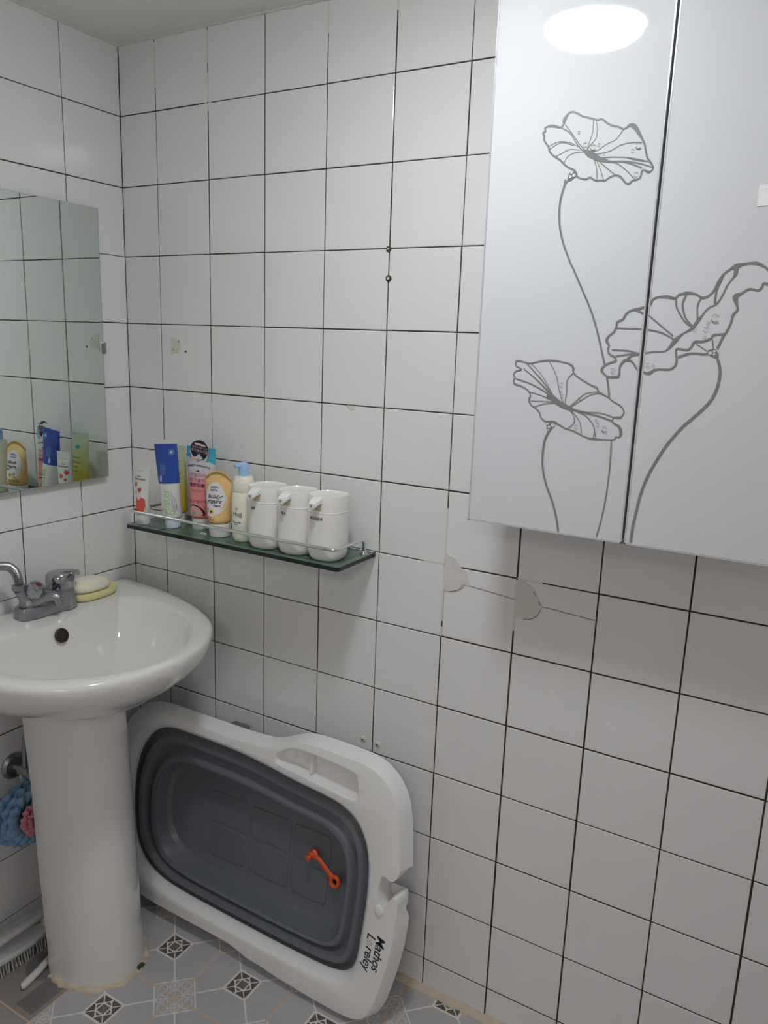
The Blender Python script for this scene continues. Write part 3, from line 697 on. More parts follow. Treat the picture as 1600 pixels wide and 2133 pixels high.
KNOT_DOTS = [(1.1071,1.6536,2.6),(1.1109,1.6491,2.6),(1.1058,1.6475,2.4),(1.1011,1.2854,2.1),(1.1094,1.2838,3.3),(1.1040,1.2804,2.4),(1.1029,1.2756,1.8),(1.3265,1.4023,2.6),(1.3316,1.4048,2.0),(1.3316,1.4007,1.7)]
DROPLETS = [(1.1130,1.7071,1.9),(1.1234,1.6894,3.0),(1.1355,1.6850,3.7),(1.1437,1.6876,1.9),(1.1526,1.6748,1.7),(1.1999,1.6816,4.0),(1.1923,1.6756,2.2),(1.2002,1.6440,3.1),(1.1180,1.3467,3.3),(1.1216,1.3293,2.4),(1.1181,1.3357,1.2),(1.1484,1.3268,2.1),(1.0974,1.3269,1.8),(1.1461,1.2840,2.7),(1.1766,1.2964,2.1),(1.1795,1.2896,2.4),(1.1905,1.2843,4.4),(1.3275,1.4492,5.2),(1.3193,1.4428,2.3),(1.3172,1.4340,3.4),(1.3025,1.4341,2.6),(1.3168,1.4231,2.0),(1.1940,1.3716,3.2),(1.2435,1.3820,2.6),(1.2517,1.3813,1.7)]

def door_print(di):
    x0, x1 = bands[di][0] + 0.0022, bands[di][1] - 0.0022; y = DF - 0.0004
    V = []; F = []; cnt = [0]
    def add(v, f):
        cnt[0] += 1
        k = len(V); V.extend((min(max(p[0], x0), x1), y - 0.000012 * cnt[0], p[1]) for p in v)
        for q in f:
            if all(x0 <= v[i][0] <= x1 for i in q) or (sum(x0 <= v[i][0] <= x1 for i in q) >= 2): F.append(tuple(k + i for i in q))
    for closed, pts in FLOWER_LINES:
        pp = catmull([(p[0], p[1], p[2] / 1000) for p in pts], 4, bool(closed)); v, f = ribbon(pp, bool(closed)); add(v, f)
    for x, z, r in DROPLETS:
        r /= 1000
        for a0, a1 in ((0.6, 2.6), (3.5, 5.6)):
            v, f = ribbon([(x + r * math.cos(a0 + (a1 - a0) * k / 10), z + r * math.sin(a0 + (a1 - a0) * k / 10), 0.0007 + 0.0008 * (r > 0.0035) * (a0 > 3)) for k in range(11)]); add(v, f)
    return mesh(V, F, 'print', False)
for di in (0, 1):
    pr = part('flower_print', door_print(di), doors[di]); pr['label'] = 'grey flower line drawing'
    for x, z, r in KNOT_DOTS:
        if bands[di][0] < x < bands[di][1]: part('bud_dot', mesh([(x + r / 1000 * math.cos(a * PI / 3), DF - 0.0018, z + r / 1000 * math.sin(a * PI / 3)) for a in range(6)], [(0, 1, 2, 3, 4, 5)], 'door', False), doors[di])
st = root('sticker', (1.3755, DF, 1.607), 'small bright white speckled paper sticker stuck on the right cabinet door', 'sticker')
lp = [(1.3614, 1.6200), (1.3890, 1.6215), (1.3895, 1.5945), (1.3617, 1.5935)]
part('paper', mesh([(x, DF - 0.0005 - 0.0004 * q, z) for q in (0, 1) for x, z in lp], [(3, 2, 1, 0), (4, 5, 6, 7), (0, 1, 5, 4), (1, 2, 6, 5), (2, 3, 7, 6), (3, 0, 4, 7)], 'bright', False), st)
V = []; F = []
for k in range(34):
    x, z, r = random.uniform(1.3635, 1.387), random.uniform(1.5955, 1.618), random.uniform(0.0002, 0.0004); n0 = len(V)
    V += [(x + r * math.cos(a), DF - 0.00105, z + r * math.sin(a)) for a in (0, 1.26, 2.5, 3.8, 5.0)]; F.append(tuple(range(n0, n0 + 5)))
part('speckles', mesh(V, F, 'soft', False), st)

# ================================================================== mirror on the left wall
t = root('wall_mirror', (0.01, -0.318, 1.068), 'frameless rectangular mirror on the left wall above the sink', 'mirror')
part('mirror_glass', slab(0.015, 0.020, -0.5450, -0.0905, 1.0675, 1.6680, 'mirror', 0.0008), t)
part('backing_board', slab(0.0015, 0.0148, -0.540, -0.0955, 1.0725, 1.663, 'mirroredge'), t)
part('edge_line', slab(0.0150, 0.0196, -0.0906, -0.0898, 1.0675, 1.6680, 'mirroredge'), t)
part('clip', slab(0.0005, 0.0235, -0.0925, -0.0845, 1.352, 1.378, 'dullchrome', 0.001), t)

# ================================================================== pedestal sink
YC = -0.338
def outline(half, back_mid, nf=72, nb=24):
    """closed ring: front curve from the back right corner round to the back left corner, then the back edge"""
    right = [(x, d) for x, d in half]; pts = right + [(x, -d) for x, d in reversed(right[:-1])]
    fr = resample([(a, b, 0) for a, b in catmull(pts, 8)], nf, closed=False)
    c0, c1 = fr[-1], fr[0]; bk = []
    for k in range(1, nb + 1):
        t_ = k / (nb + 1); bk.append((c0[0] + (c1[0] - c0[0]) * t_ + (back_mid - c0[0]) * math.sin(PI * t_), c0[1] + (c1[1] - c0[1]) * t_, 0))
    return [(p[0], p[1]) for p in fr + bk]
OUT = outline([(0.0015, 0.297), (0.07, 0.296), (0.138, 0.289), (0.205, 0.277), (0.272, 0.259), (0.334, 0.233), (0.378, 0.206), (0.414, 0.169), (0.441, 0.126), (0.461, 0.068), (0.468, 0.0)], 0.0015)
INN = outline([(0.109, 0.186), (0.140, 0.206), (0.178, 0.217), (0.228, 0.217), (0.286, 0.203), (0.346, 0.172), (0.396, 0.121), (0.427, 0.063), (0.438, 0.0)], 0.134)
def ped(x0, a, b, xb):
    half = [(xb, b * 0.96), ((xb + x0) / 2, b), (x0, b)] + [(x0 + a * math.sin(k * PI / 20), b * math.cos(k * PI / 20)) for k in range(2, 11, 2)]
    return [(p[0], p[1] + 0.016) for p in outline(half, xb)]
PT = ped(0.1531, 0.1213, 0.0935, 0.1015)
lerp2 = lambda A, B, k: [(a[0] + (b[0] - a[0]) * k, a[1] + (b[1] - a[1]) * k) for a, b in zip(A, B)]
at = lambda ring, z: [(p[0], p[1] + YC, z) for p in ring]
drain = [(0.262 + 0.03 * math.cos(math.atan2(p[1], p[0] - 0.262)), 0.03 * math.sin(math.atan2(p[1], p[0] - 0.262))) for p in INN]
rings = []
for k, z in ((1.0, 0.661), (0.8, 0.664), (0.62, 0.671), (0.45, 0.684), (0.31, 0.702), (0.2, 0.724), (0.115, 0.752), (0.062, 0.774), (0.030, 0.788), (0.012, 0.7945), (0.0, 0.7985)): rings.append(at(lerp2(INN, drain, k), z))
for k, z in ((0.10, 0.8010), (0.28, 0.8028), (0.55, 0.8035), (0.80, 0.8030), (0.92, 0.8008), (0.985, 0.7955)): rings.append(at(lerp2(INN, OUT, k), z))
for k, z in ((0.0, 0.790), (0.010, 0.779), (0.036, 0.765), (0.085, 0.750), (0.165, 0.733), (0.275, 0.715), (0.41, 0.697), (0.56, 0.681), (0.71, 0.666), (0.85, 0.652), (0.945, 0.641), (1.0, 0.632)): rings.append(at(lerp2(OUT, PT, k), z))
sink = root('pedestal_sink', (0.2, YC, 0), 'white porcelain pedestal sink in the corner under the mirror', 'sink')
rings = [[(x, y, z + 0.0040 - 0.027 * x) for x, y, z in r] for r in rings]
part('basin', loft(rings, 'porcelain', True, True, angle=60), sink)
rings = []
for z, x0, a, b, xb in ((0.0, 0.182, 0.124, 0.096, 0.142), (0.012, 0.182, 0.124, 0.096, 0.142), (0.05, 0.181, 0.122, 0.094, 0.140), (0.25, 0.173, 0.121, 0.094, 0.127), (0.45, 0.165, 0.121, 0.093, 0.118), (0.58, 0.156, 0.121, 0.093, 0.106), (0.655, 0.152, 0.121, 0.093, 0.100)): rings.append(at(ped(x0, a, b, xb), z))
part('pedestal', loft(rings, 'porcelain', angle=60), sink)
PB = at(ped(0.182, 0.124, 0.096, 0.142), 0)
path = PB[2:70]; rings = []
for i in range(len(path)):
    a, b = Vector(path[max(i - 1, 0)]), Vector(path[min(i + 1, len(path) - 1)]); T = (b - a).normalized(); N = Vector((-T.y, T.x, 0)) if (Vector((0.17, YC, 0)) - Vector(path[i])).dot(Vector((-T.y, T.x, 0))) < 0 else Vector((T.y, -T.x, 0))
    p = Vector(path[i]); w = 0.0105 * (1 + 0.22 * math.sin(i * 0.55) + 0.18 * math.sin(i * 1.7)); h = 0.008 * (1 + 0.4 * math.sin(i * 0.9 + 1))
    rings.append([tuple(p + N * w * math.cos(s * PI / 10) + Vector((0, 0, h * math.sin(s * PI / 10)))) for s in range(6)] + [tuple(p - N * 0.003)])
part('caulk_bead', loft(rings, 'caulk', angle=60), sink)
def near(px, py): return min(range(len(path)), key=lambda i: (path[i][0] - px) ** 2 + (path[i][1] - py) ** 2)
i0 = near(0.298, -0.30); p = Vector(path[i0]); o_ = (p - Vector((0.17, YC, 0))).normalized()
part('moss_spot', rbox(0.010, 0.018, 0.005, 0.002, 'moss', c=tuple(p + o_ * 0.004 + Vector((0, 0, 0.009)))), sink)
me = lathe([(0.0155, 0.0), (0.0155, 0.003), (0.0125, 0.0045), (0.012, 0.002), (0.001, 0.002)], ['hole'], 28)
me.transform(Matrix.Translation((0.1440, -0.3350, 0.7735)) @ Matrix.Rotation(math.radians(66), 4, 'Y'))
ov = part('overflow_hole', me, sink); ov['label'] = 'dark brown round overflow hole'

# ================================================================== faucet
ZL = 0.8062
t = root('basin_faucet', (0.058, -0.318, ZL), 'chrome two-handle basin faucet with hose on the sink ledge', 'faucet')
YR, YL, XF = -0.275, -0.354, 0.069
rings = []
for z, k in ((ZL, 1.06), (ZL + 0.006, 1.04), (ZL + 0.020, 1.0), (ZL + 0.0235, 0.94)): rings.append(superring(0.0265 * k, 0.068 * (1 + (k - 1) * 0.4), z, 3.2, 48, XF, (YR + YL) / 2))
part('base_plate', loft(rings, 'dullchrome', angle=40), t)
mb = part('mixer_body', lathe([(0.0330, ZL), (0.0325, ZL + 0.012), (0.0300, ZL + 0.03), (0.0290, ZL + 0.040), (0.0275, ZL + 0.041), (0.0275, ZL + 0.043), (0.0288, ZL + 0.044), (0.0288, ZL + 0.046)], 'dullchrome', 40, (XF, YR, 0)), t)
rings = []
for z, a, dy in ((ZL + 0.0465, 0.0285, 0), (ZL + 0.060, 0.0295, 0), (ZL + 0.073, 0.0292, 0.001), (ZL + 0.0775, 0.0265, 0.002), (ZL + 0.0790, 0.016, 0.003)): rings.append([(XF + x, YR + y + dy, z) for x, y, _ in superring(a, a, 0, 2.2, 40)])
lv = part('lever_cap', loft(rings, 'chrome', angle=40), t)
pth = [(XF + 0.000, YR + 0.004, ZL + 0.0745), (XF + 0.008, YR + 0.013, ZL + 0.0755), (XF + 0.015, YR + 0.024, ZL + 0.0755), (XF + 0.020, YR + 0.034, ZL + 0.0735)]
part('lever', sweep(catmull(pth, 5), [0.018] * 5 + [0.0165] * 5 + [0.013] * 5 + [0.009], 'chrome', 14, flat=0.42), lv)
dv = part('diverter_body', sweep(catmull([(XF, YL, ZL + 0.016), (XF, YL, ZL + 0.022), (XF, YL, ZL + 0.0225), (XF, YL - 0.001, ZL + 0.030), (XF - 0.001, YL - 0.005, ZL + 0.042), (XF - 0.003, YL - 0.012, ZL + 0.055), (XF - 0.004, YL - 0.016, ZL + 0.063)], 4),
     [0.0195] * 4 + [0.0195] * 3 + [0.0165] * 2 + [0.0175, 0.0185, 0.020, 0.0205] + [0.0195, 0.018, 0.0165, 0.015] + [0.0142, 0.0138, 0.0134, 0.013] + [0.0128] * 4, 'dullchrome', 28), t)
part('hose_nut', lathe([(0.0120, 0), (0.0145, 0.001), (0.0145, 0.012), (0.0125, 0.013), (0.0100, 0.0135)], 'dullchrome', 8, (XF - 0.004, YL - 0.017, ZL + 0.061), angle=20), t)
kb = lathe([(0.008, 0.0), (0.009, 0.006), (0.0165, 0.011), (0.0190, 0.019), (0.0185, 0.031), (0.0155, 0.038), (0.0088, 0.0405), (0.001, 0.0407)], 'chrome', 10, angle=25)
KM = Matrix.Translation((XF + 0.005, YL + 0.000, ZL + 0.040)) @ Vector((0.50, 0.18, 0.80)).to_track_quat('Z', 'Y').to_matrix().to_4x4()
kb.transform(KM); knob = part('knob', kb, t)
rc = lathe([(0.0066, 0.0404), (0.0066, 0.0416), (0.004, 0.0422), (0.0005, 0.0423)], 'maroon', 20); rc.transform(KM); part('red_cap', rc, knob)
sp = catmull([(XF + 0.004, YL + 0.002, ZL + 0.026), (XF + 0.018, YL + 0.010, ZL + 0.036), (XF + 0.034, YL + 0.020, ZL + 0.0445), (XF + 0.047, YL + 0.028, ZL + 0.0465), (XF + 0.055, YL + 0.033, ZL + 0.041)], 5)
spout = part('spout', sweep(sp, [0.013 - 0.0035 * k / (len(sp) - 1) for k in range(len(sp))], 'dullchrome', 18), t)
me = lathe([(0.0085, 0.0), (0.0098, 0.001), (0.0098, 0.014), (0.0085, 0.015), (0.006, 0.0135), (0.001, 0.0135)], 'chrome', 20)
me.transform(Matrix.Translation((XF + 0.051, YL + 0.031, ZL + 0.043)) @ Vector((0.25, 0.25, -0.93)).to_track_quat('Z', 'Y').to_matrix().to_4x4())
part('aerator', me, spout)
hp = catmull([(XF - 0.004, YL - 0.017, ZL + 0.073), (XF - 0.004, YL - 0.019, ZL + 0.090), (XF - 0.003, YL - 0.028, ZL + 0.108), (XF, YL - 0.046, ZL + 0.121), (XF + 0.004, YL - 0.075, ZL + 0.124), (XF + 0.008, YL - 0.115, ZL + 0.108), (XF + 0.010, YL - 0.155, ZL + 0.070), (XF + 0.010, YL - 0.170, ZL + 0.03)], 14)
hs = part('shower_hose', sweep(hp, [0.0094 if i % 2 else 0.0078 for i in range(len(hp))], 'dullchrome', 16), t)
hs['label'] = 'ribbed flexible metal hose'

# soap and its dish
ds = root('soap_dish', (0.062, -0.187, ZL), 'pale yellow oval soap dish beside the faucet', 'soap dish')
rings = []
for z, k in ((ZL + 0.0005, 0.86), (ZL + 0.004, 0.95), (ZL + 0.014, 1.0), (ZL + 0.018, 1.0), (ZL + 0.0185, 0.96), (ZL + 0.015, 0.90), (ZL + 0.008, 0.80), (ZL + 0.007, 0.3)): rings.append([(0.062 + p[0], -0.187 + p[1], p[2]) for p in superring(0.036 * k, 0.062 * k, z, 2.6, 48)])
part('tray', loft(rings, 'dish', angle=50), ds)
rings = []
for k in range(13):
    a = -PI / 2 + PI * k / 12; c = max(math.cos(a), 0.01) ** 0.7
    rings.append([(0.064 + p[0], -0.196 + p[1], ZL + 0.028 + 0.019 * math.sin(a) - (p[1]) * 0.05) for p in superring(0.031 * c, 0.052 * c, 0, 2.3, 40)])
sb = link('soap_bar', loft(rings, 'soap', angle=80)); sb['label'] = 'oval cream soap bar lying in the yellow dish'; sb['category'] = 'soap'

# ================================================================== glass shelf with rail
SZ = 0.977
DXS = 0.0
t = root('glass_shelf', (0.411, -0.067, SZ), 'green glass shelf with chrome guard rail on the tiled wall', 'shelf')
X0, X1, Y0, Y1, TH, CH = 0.129, 0.709, -0.141, -0.0015, 0.0085, 0.005
lp = [(X0 + CH, Y0), (X1 - CH, Y0), (X1, Y0 + CH), (X1, Y1), (X0, Y1), (X0, Y0 + CH)]
v = [(x, y, z) for z in (SZ, SZ - TH) for x, y in lp]
part('glass_plate', mesh(v, [(0, 1, 2, 3, 4, 5), (11, 10, 9, 8, 7, 6)], 'glass', False), t)
part('glass_edge', mesh(v, [(j, j + 6, (j + 1) % 6 + 6, (j + 1) % 6) for j in range(6)], 'glassedge', False), t)
def fillet(pts, r, n=6):
    P = [Vector(p) for p in pts]; out = [P[0]]
    for i in range(1, len(P) - 1):
        a = (P[i - 1] - P[i]).normalized(); b = (P[i + 1] - P[i]).normalized()
        p, q = P[i] + a * r, P[i] + b * r
        for k in range(n + 1):
            s = k / n; out.append(p * (1 - s) ** 2 + P[i] * 2 * s * (1 - s) + q * s * s)
    return out + [P[-1]]
RH = SZ + 0.032
rail = fillet([(0.140, -0.029, SZ), (0.140, -0.029, RH), (0.140, -0.138, RH), (0.698, -0.138, RH), (0.698, -0.029, RH), (0.698, -0.029, SZ)], 0.012)
gr = part('guard_rail', sweep(rail, 0.0034, 'steel', 14), t)
for x in (0.140, 0.698): part('rail_foot', lathe([(0.0075, 0), (0.0075, 0.003), (0.0045, 0.008), (0.003, 0.0085)], 'steel', 20, (x, -0.029, SZ)), gr)
for x in (0.200, 0.640): part('bracket', slab(x - 0.012, x + 0.012, -0.016, -0.0008, SZ - TH - 0.006, SZ - TH, 'steel', 0.001), t)

# ------------------------------------------------------------------ helpers for packaging
def decal(name, bound, mapper, material, parent, eps=0.0003, per=4, rings=6, smooth=True):
    lp = catmull(bound, per, True) if smooth else resample([(a, b, 0) for a, b in bound], 48)
    cu = sum(p[0] for p in lp) / len(lp); cv = sum(p[1] for p in lp) / len(lp); n = len(lp)
    v = [mapper(cu, cv, eps)]; f = []
    for k in range(1, rings + 1):
        s = k / rings; v += [mapper(cu + (p[0] - cu) * s, cv + (p[1] - cv) * s, eps) for p in lp]
    for j in range(n): f.append((0, 1 + j, 1 + (j + 1) % n))
    for k in range(rings - 1):
        for j in range(n):
            a = 1 + k * n + j; b = 1 + k * n + (j + 1) % n; f.append((a, a + n, b + n, b))
    return link(name, mesh(v, f, material, False), parent)
ell = lambda cu, cv, a, b, n=20, rot=0: [(cu + a * math.cos(2 * PI * k / n) * math.cos(rot) - b * math.sin(2 * PI * k / n) * math.sin(rot), cv + a * math.cos(2 * PI * k / n) * math.sin(rot) + b * math.sin(2 * PI * k / n) * math.cos(rot)) for k in range(n)]
rect = lambda u0, u1, v0, v1: [(u0, v0), (u1, v0), (u1, v1), (u0, v1)]
def words(name, s, u, v, size, material, mapper, parent, rot=0.0, eps=0.0006, shear=0.0, bold=0.0, spacing=1.0):
    c, n = math.cos(rot), math.sin(rot)
    return link(name, text_mesh(s, size, material, 'CENTER', shear, lambda x, y, z: mapper(u + x * c - y * n, v + x * n + y * c, eps), 0, spacing, bold, 0.003 if len(s) < 8 and size > 0.008 else 0.004), parent)
def smooth01(t_): t_ = min(max(t_, 0), 1); return t_ * t_ * (3 - 2 * t_)

def squeeze_tube(name, label, pos, yaw, lean, H, caph, capr, rb, wt, body, cap, arc=0.0, zones=None, capprof=None, pitch=0.0):
    o = root(name, (pos[0] + DXS, pos[1], SZ), label, 'tube', (math.radians(pitch), math.radians(lean), math.radians(yaw)))
    zt = H - 0.009
    def ab(z):
        t_ = min(max((z - caph) / (zt - caph), 0), 1)
        a = rb + (wt - rb) * smooth01(t_) ; b = max(0.0011, rb * (1 - t_ ** 1.35) ** 0.8 if t_ < 1 else 0.0011)
        s = min((z - caph) / 0.008, 1); s = math.sqrt(max(0, 1 - (1 - s) ** 2)); k0 = capr * 0.8 / rb
        return a * (k0 + (1 - k0) * s), b * (k0 + (1 - k0) * s)
    zs = [caph + d for d in (0.0002, 0.001, 0.003, 0.0055, 0.008)] + [caph + 0.008 + (zt - caph - 0.008) * k / 22 for k in range(1, 23)]
    if zones: zs = sorted(zs + [zz for zz, _ in zones])
    zs += [zt + 0.001, H]
    def bend(x, z, a): return z - arc * (x / a) ** 2 * smooth01((z - caph) / (H - caph)) ** 2
    rings = []; idx = []
    for i, z in enumerate(zs):
        a, b = ab(min(z, zt)); rings.append([(x, y, bend(x, z, wt)) for x, y, _ in superring(a, b, z, 2.0, 44)])
        if i < len(zs) - 1:
            zm = (z + zs[i + 1]) / 2; k = 0
            if zones:
                for q, (zz, _) in enumerate(zones):
                    if zm > zz: k = q + 1
            idx.append(k)
    mats = [body] + ([m2 for _, m2 in zones] if zones else [])
    bd = link('tube_body', loft(rings, mats, angle=50, idx=idx), o)
    prof = capprof or [(capr * 0.97, 0.0), (capr, 0.0015), (capr, caph - 0.002), (capr * 0.95, caph), (capr * 0.5, caph + 0.001)]
    link('cap', lathe(prof, cap, 36), o)
    def mapper(u, v, eps=0.0003):
        a, b = ab(min(v, zt)); u = max(-0.97 * a, min(0.97 * a, u * 1.3)); return (u, -(b * math.sqrt(max(0.0, 1 - min(1, (u / a) ** 2))) + eps), bend(u, v, wt))
    return o, mapper

# small white toothpaste tube
o, mp = squeeze_tube('toothpaste_tube', 'small white toothpaste tube with red strawberry print, leftmost on the glass shelf', (0.154, -0.110), 0, 0, 0.138, 0.021, 0.0150, 0.0155, 0.0240, 'redwhite', 'wplastic')
decal('red_band', [(-0.0135, 0.028), (0, 0.0255), (0.0105, 0.027), (0.0112, 0.05), (0.0105, 0.059), (0.005, 0.062), (0.0, 0.056), (-0.007, 0.062), (-0.0135, 0.058), (-0.014, 0.045)], mp, 'coral', o)
for u, v, r in ((-0.0115, 0.088, 0.0052), (0.0005, 0.078, 0.0047), (-0.0095, 0.0705, 0.003)):
    decal('strawberry', [(u - r, v + r * 0.4), (u - r * 0.5, v + r), (u + r * 0.5, v + r), (u + r, v + r * 0.4), (u + r * 0.5, v - r * 0.6), (u, v - r * 1.1), (u - r * 0.6, v - r * 0.6)], mp, 'red', o)
    decal('strawberry_leaf', ell(u + r * 0.2, v + r * 1.15, r * 0.6, r * 0.28, 10, 0.4), mp, 'leaf', o, 0.0005, rings=2)
words('print', 'BABY', -0.003, 0.1085, 0.0042, 'text', mp, o); words('print', 'TOOTHPASTE', -0.002, 0.1025, 0.0042, 'ink', mp, o, bold=0.00012)
words('print', 'LITTLE HAPPY', -0.002, 0.1215, 0.0028, 'soft', mp, o)

# large blue and white toothpaste tube
o, mp = squeeze_tube('toothpaste_tube', 'large toothpaste tube, royal blue above and white below with green lettering', (0.2315, -0.094), 3, -5.5, 0.197, 0.019, 0.0172, 0.0225, 0.0335, 'redwhite', 'lightwhite', zones=[(0.098, 'aqua'), (0.1005, 'bluebody'), (0.1875, 'redwhite')])
words('print', 'glister', 0.0028, 0.060, 0.0240, 'green', mp, o, rot=PI / 2, bold=0.0)
for k in range(5): decal('fine_print', rect(0.0115 + 0.0017 * k, 0.0122 + 0.0017 * k, 0.038 + 0.002 * (k % 2), 0.088 - 0.007 * k), mp, 'violet', o, smooth=False, rings=3)
for k in range(6): decal('fine_print', rect(-0.0095 + 0.0022 * k, -0.0090 + 0.0022 * k, 0.119, 0.146 - 0.003 * (k % 3)), mp, 'lightblue', o, smooth=False, rings=3)
decal('pill_mark', [(-0.0105, 0.106), (-0.008, 0.1045), (-0.0055, 0.106), (-0.0055, 0.1165), (-0.008, 0.118), (-0.0105, 0.1165)], mp, 'lightblue', o)
decal('tooth_mark', ell(0.0145, 0.1695, 0.0036, 0.0042, 12), mp, 'lightblue', o)
v, f = ribbon([(0.0145 + 0.006 * math.cos(k * 2 * PI / 24), 0.1695 + 0.0065 * math.sin(k * 2 * PI / 24), 0.0005) for k in range(24)], True)
link('ring_mark', mesh([mp(a, b, 0.0005) for a, b in v], f, 'lightblue', False), o)

# pale yellow green tube at the back
o, mp = squeeze_tube('cleanser_tube', 'pale green to yellow tube standing against the tiles behind the blue toothpaste', (0.193, -0.033), -6, -1.5, 0.176, 0.018, 0.0135, 0.0185, 0.0285, 'yellowtube', 'wplastic')
decal('round_mark', ell(0.002, 0.139, 0.006, 0.0045, 14), mp, 'sky', o)
for k, s in enumerate(('NATURE', 'CALMING', 'FOAM', 'TUBE')): words('print', s[:7], 0.0035, 0.112 - 0.0115 * k, 0.0052, 'text', mp, o)

# pink salt cleansing foam
o, mp = squeeze_tube('cleanser_tube', 'salmon pink and sky blue cleansing foam tube with a round navy sticker', (0.2825, -0.059), 6, 1.0, 0.183, 0.024, 0.0205, 0.0250, 0.0390, 'pinktube', 'capclear', zones=[(0.148, 'sky')])
decal('snow_peaks', [(-0.0325, 0.150), (-0.0315, 0.162), (-0.026, 0.156), (-0.018, 0.151), (-0.012, 0.1525), (-0.004, 0.149), (0.004, 0.1535), (0.010, 0.150), (0.014, 0.147), (0.021, 0.1525), (0.027, 0.149), (0.0325, 0.146), (0.0320, 0.140), (0.0, 0.138), (-0.0315, 0.141)], mp, 'snow', o, per=2)
arcm = lambda u, v, e: mp(u, v - 7.0 * u * u, e)
words('print', 'PUREST HIMALAYA', -0.002, 0.1425, 0.0058, 'text', arcm, o, bold=0.0001)
decal('peak_mark', [(-0.004, 0.129), (-0.002, 0.1325), (-0.0005, 0.131), (0.0012, 0.133), (0.004, 0.129)], mp, 'black', o, per=1, rings=2)
words('print', '히말라야', 0.000, 0.1215, 0.0092, 'rose', mp, o); words('print', '핑크솔트', 0.000, 0.1105, 0.0092, 'rose', mp, o); words('print', '클렌징폼', 0.000, 0.0995, 0.0088, 'maroon', mp, o, bold=0.0002)
for k in range(2): decal('fine_print', rect(-0.011, 0.012, 0.0885 - 0.003 * k, 0.0892 - 0.003 * k), mp, 'rose', o, smooth=False, rings=3)
words('print', '데일리 각질케어', -0.001, 0.0635, 0.0058, 'maroon', mp, o)
decal('salt_bowl_rim', [(-0.0165, 0.036), (-0.0150, 0.046), (-0.009, 0.0535), (-0.001, 0.056), (0.008, 0.053), (0.0145, 0.045), (0.0165, 0.034), (0.014, 0.033), (0.0, 0.033), (-0.013, 0.034)], mp, 'black', o)
decal('salt_bowl', [(-0.0150, 0.036), (-0.0135, 0.045), (-0.0085, 0.0515), (-0.001, 0.0538), (0.0070, 0.0505), (0.0120, 0.043), (0.0135, 0.034), (0.0, 0.030), (-0.012, 0.032)], mp, 'saltpink', o, 0.0006)
decal('leaf_mark', ell(-0.001, 0.0375, 0.0032, 0.0045, 12), mp, 'leaf', o, 0.0009)
sk = [(0.0, 0.1975), (0.011, 0.194), (0.0185, 0.183), (0.0185, 0.168), (0.013, 0.153), (0.003, 0.1475), (-0.008, 0.150), (-0.0155, 0.160), (-0.0195, 0.173), (-0.0185, 0.185), (-0.011, 0.194)]
flat = lambda u, v, e: (u * 1.25 - 0.0015, -(0.0065 + e) + (v - 0.15) * 0.06, v)
dk = decal('round_sticker', [(a * 1.02, b * 0.98 + 0.0005) for a, b in sk], flat, 'palepink', o, 0.0)
decal('sticker_back', [(a * 1.02, b * 0.98 + 0.0005) for a, b in sk], flat, 'palepink', o, -0.0006)
decal('navy_panel', [(0.0, 0.1985), (0.011, 0.195), (0.0188, 0.184), (0.0185, 0.170), (0.0130, 0.159), (0.004, 0.1545), (-0.006, 0.157), (-0.014, 0.165), (-0.0185, 0.175), (-0.0180, 0.186), (-0.011, 0.1945)], flat, 'navy', o, 0.0005)
decal('pink_pill', [(-0.009, 0.1925), (0.008, 0.1900), (0.0135, 0.1880), (0.0130, 0.1850), (0.004, 0.1862), (-0.009, 0.1885)], flat, 'palepink', o, 0.0009)
words('print', '피부에 착한 성분', 0.001, 0.1815, 0.0048, 'palepink', flat, o, rot=-0.12, eps=0.0009)
words('print', '핑크솔트거품', 0.0005, 0.1745, 0.0066, 'palepink', flat, o, rot=-0.14, eps=0.0009)
decal('salt_heap', [(-0.012, 0.1595), (-0.006, 0.162), (-0.003, 0.165), (0.0005, 0.1695), (0.004, 0.164), (0.009, 0.159), (0.003, 0.1555), (-0.006, 0.157)], flat, 'snow', o, 0.0010, per=2)

# apricot facial foam
capr = 0.0230
o, mp = squeeze_tube('facial_foam_tube', 'apricot yellow facial foam tube with a big white oval label and white flip cap', (0.3670, -0.0905), -1, -1.5, 0.143, 0.030, capr, 0.0265, 0.0375, 'peach', 'wplastic', arc=0.016, zones=[(0.1405, 'redwhite')], capprof=[(capr * 0.86, 0.0), (capr * 0.93, 0.0015), (capr * 1.02, 0.014), (capr * 1.06, 0.027), (capr * 1.0, 0.0295), (capr * 0.5, 0.0305)])
decal('oval_label', ell(-0.0010, 0.0830, 0.0240, 0.0360, 24), mp, 'cloud', o)
words('print', 'HAPPY', -0.0010, 0.1085, 0.0060, 'text', mp, o, bold=0.0001); words('print', 'BATH', -0.0010, 0.1020, 0.0060, 'text', mp, o, bold=0.0001)
words('print', 'facial', -0.0030, 0.0895, 0.0118, 'text', mp, o, shear=0.35, bold=0.00018, spacing=0.95); words('print', 'yogurt', 0.0005, 0.0795, 0.0118, 'text', mp, o, shear=0.35, bold=0.00018, spacing=0.95)
words('print', 'foam', 0.0080, 0.0705, 0.0064, 'text', mp, o, shear=0.3, bold=0.0002)
v, f = ribbon(catmull([(0.0120, 0.0905, 0.0006), (0.0090, 0.0895, 0.0009), (0.0080, 0.0865, 0.0010), (0.0105, 0.0850, 0.0011), (0.0125, 0.0880, 0.0012), (0.0160, 0.0925, 0.0013), (0.0190, 0.0935, 0.0006)], 4))
link('spoon_mark', mesh([mp(a, b, 0.0006) for a, b in v], f, 'text', False), o)
for k in range(10):
    a = k * 2 * PI / 10; decal('petal', ell(-0.0015 + 0.0032 * math.cos(a), 0.0575 + 0.0032 * math.sin(a), 0.0024, 0.0014, 10, a), mp, 'sun', o, 0.0006, rings=2)
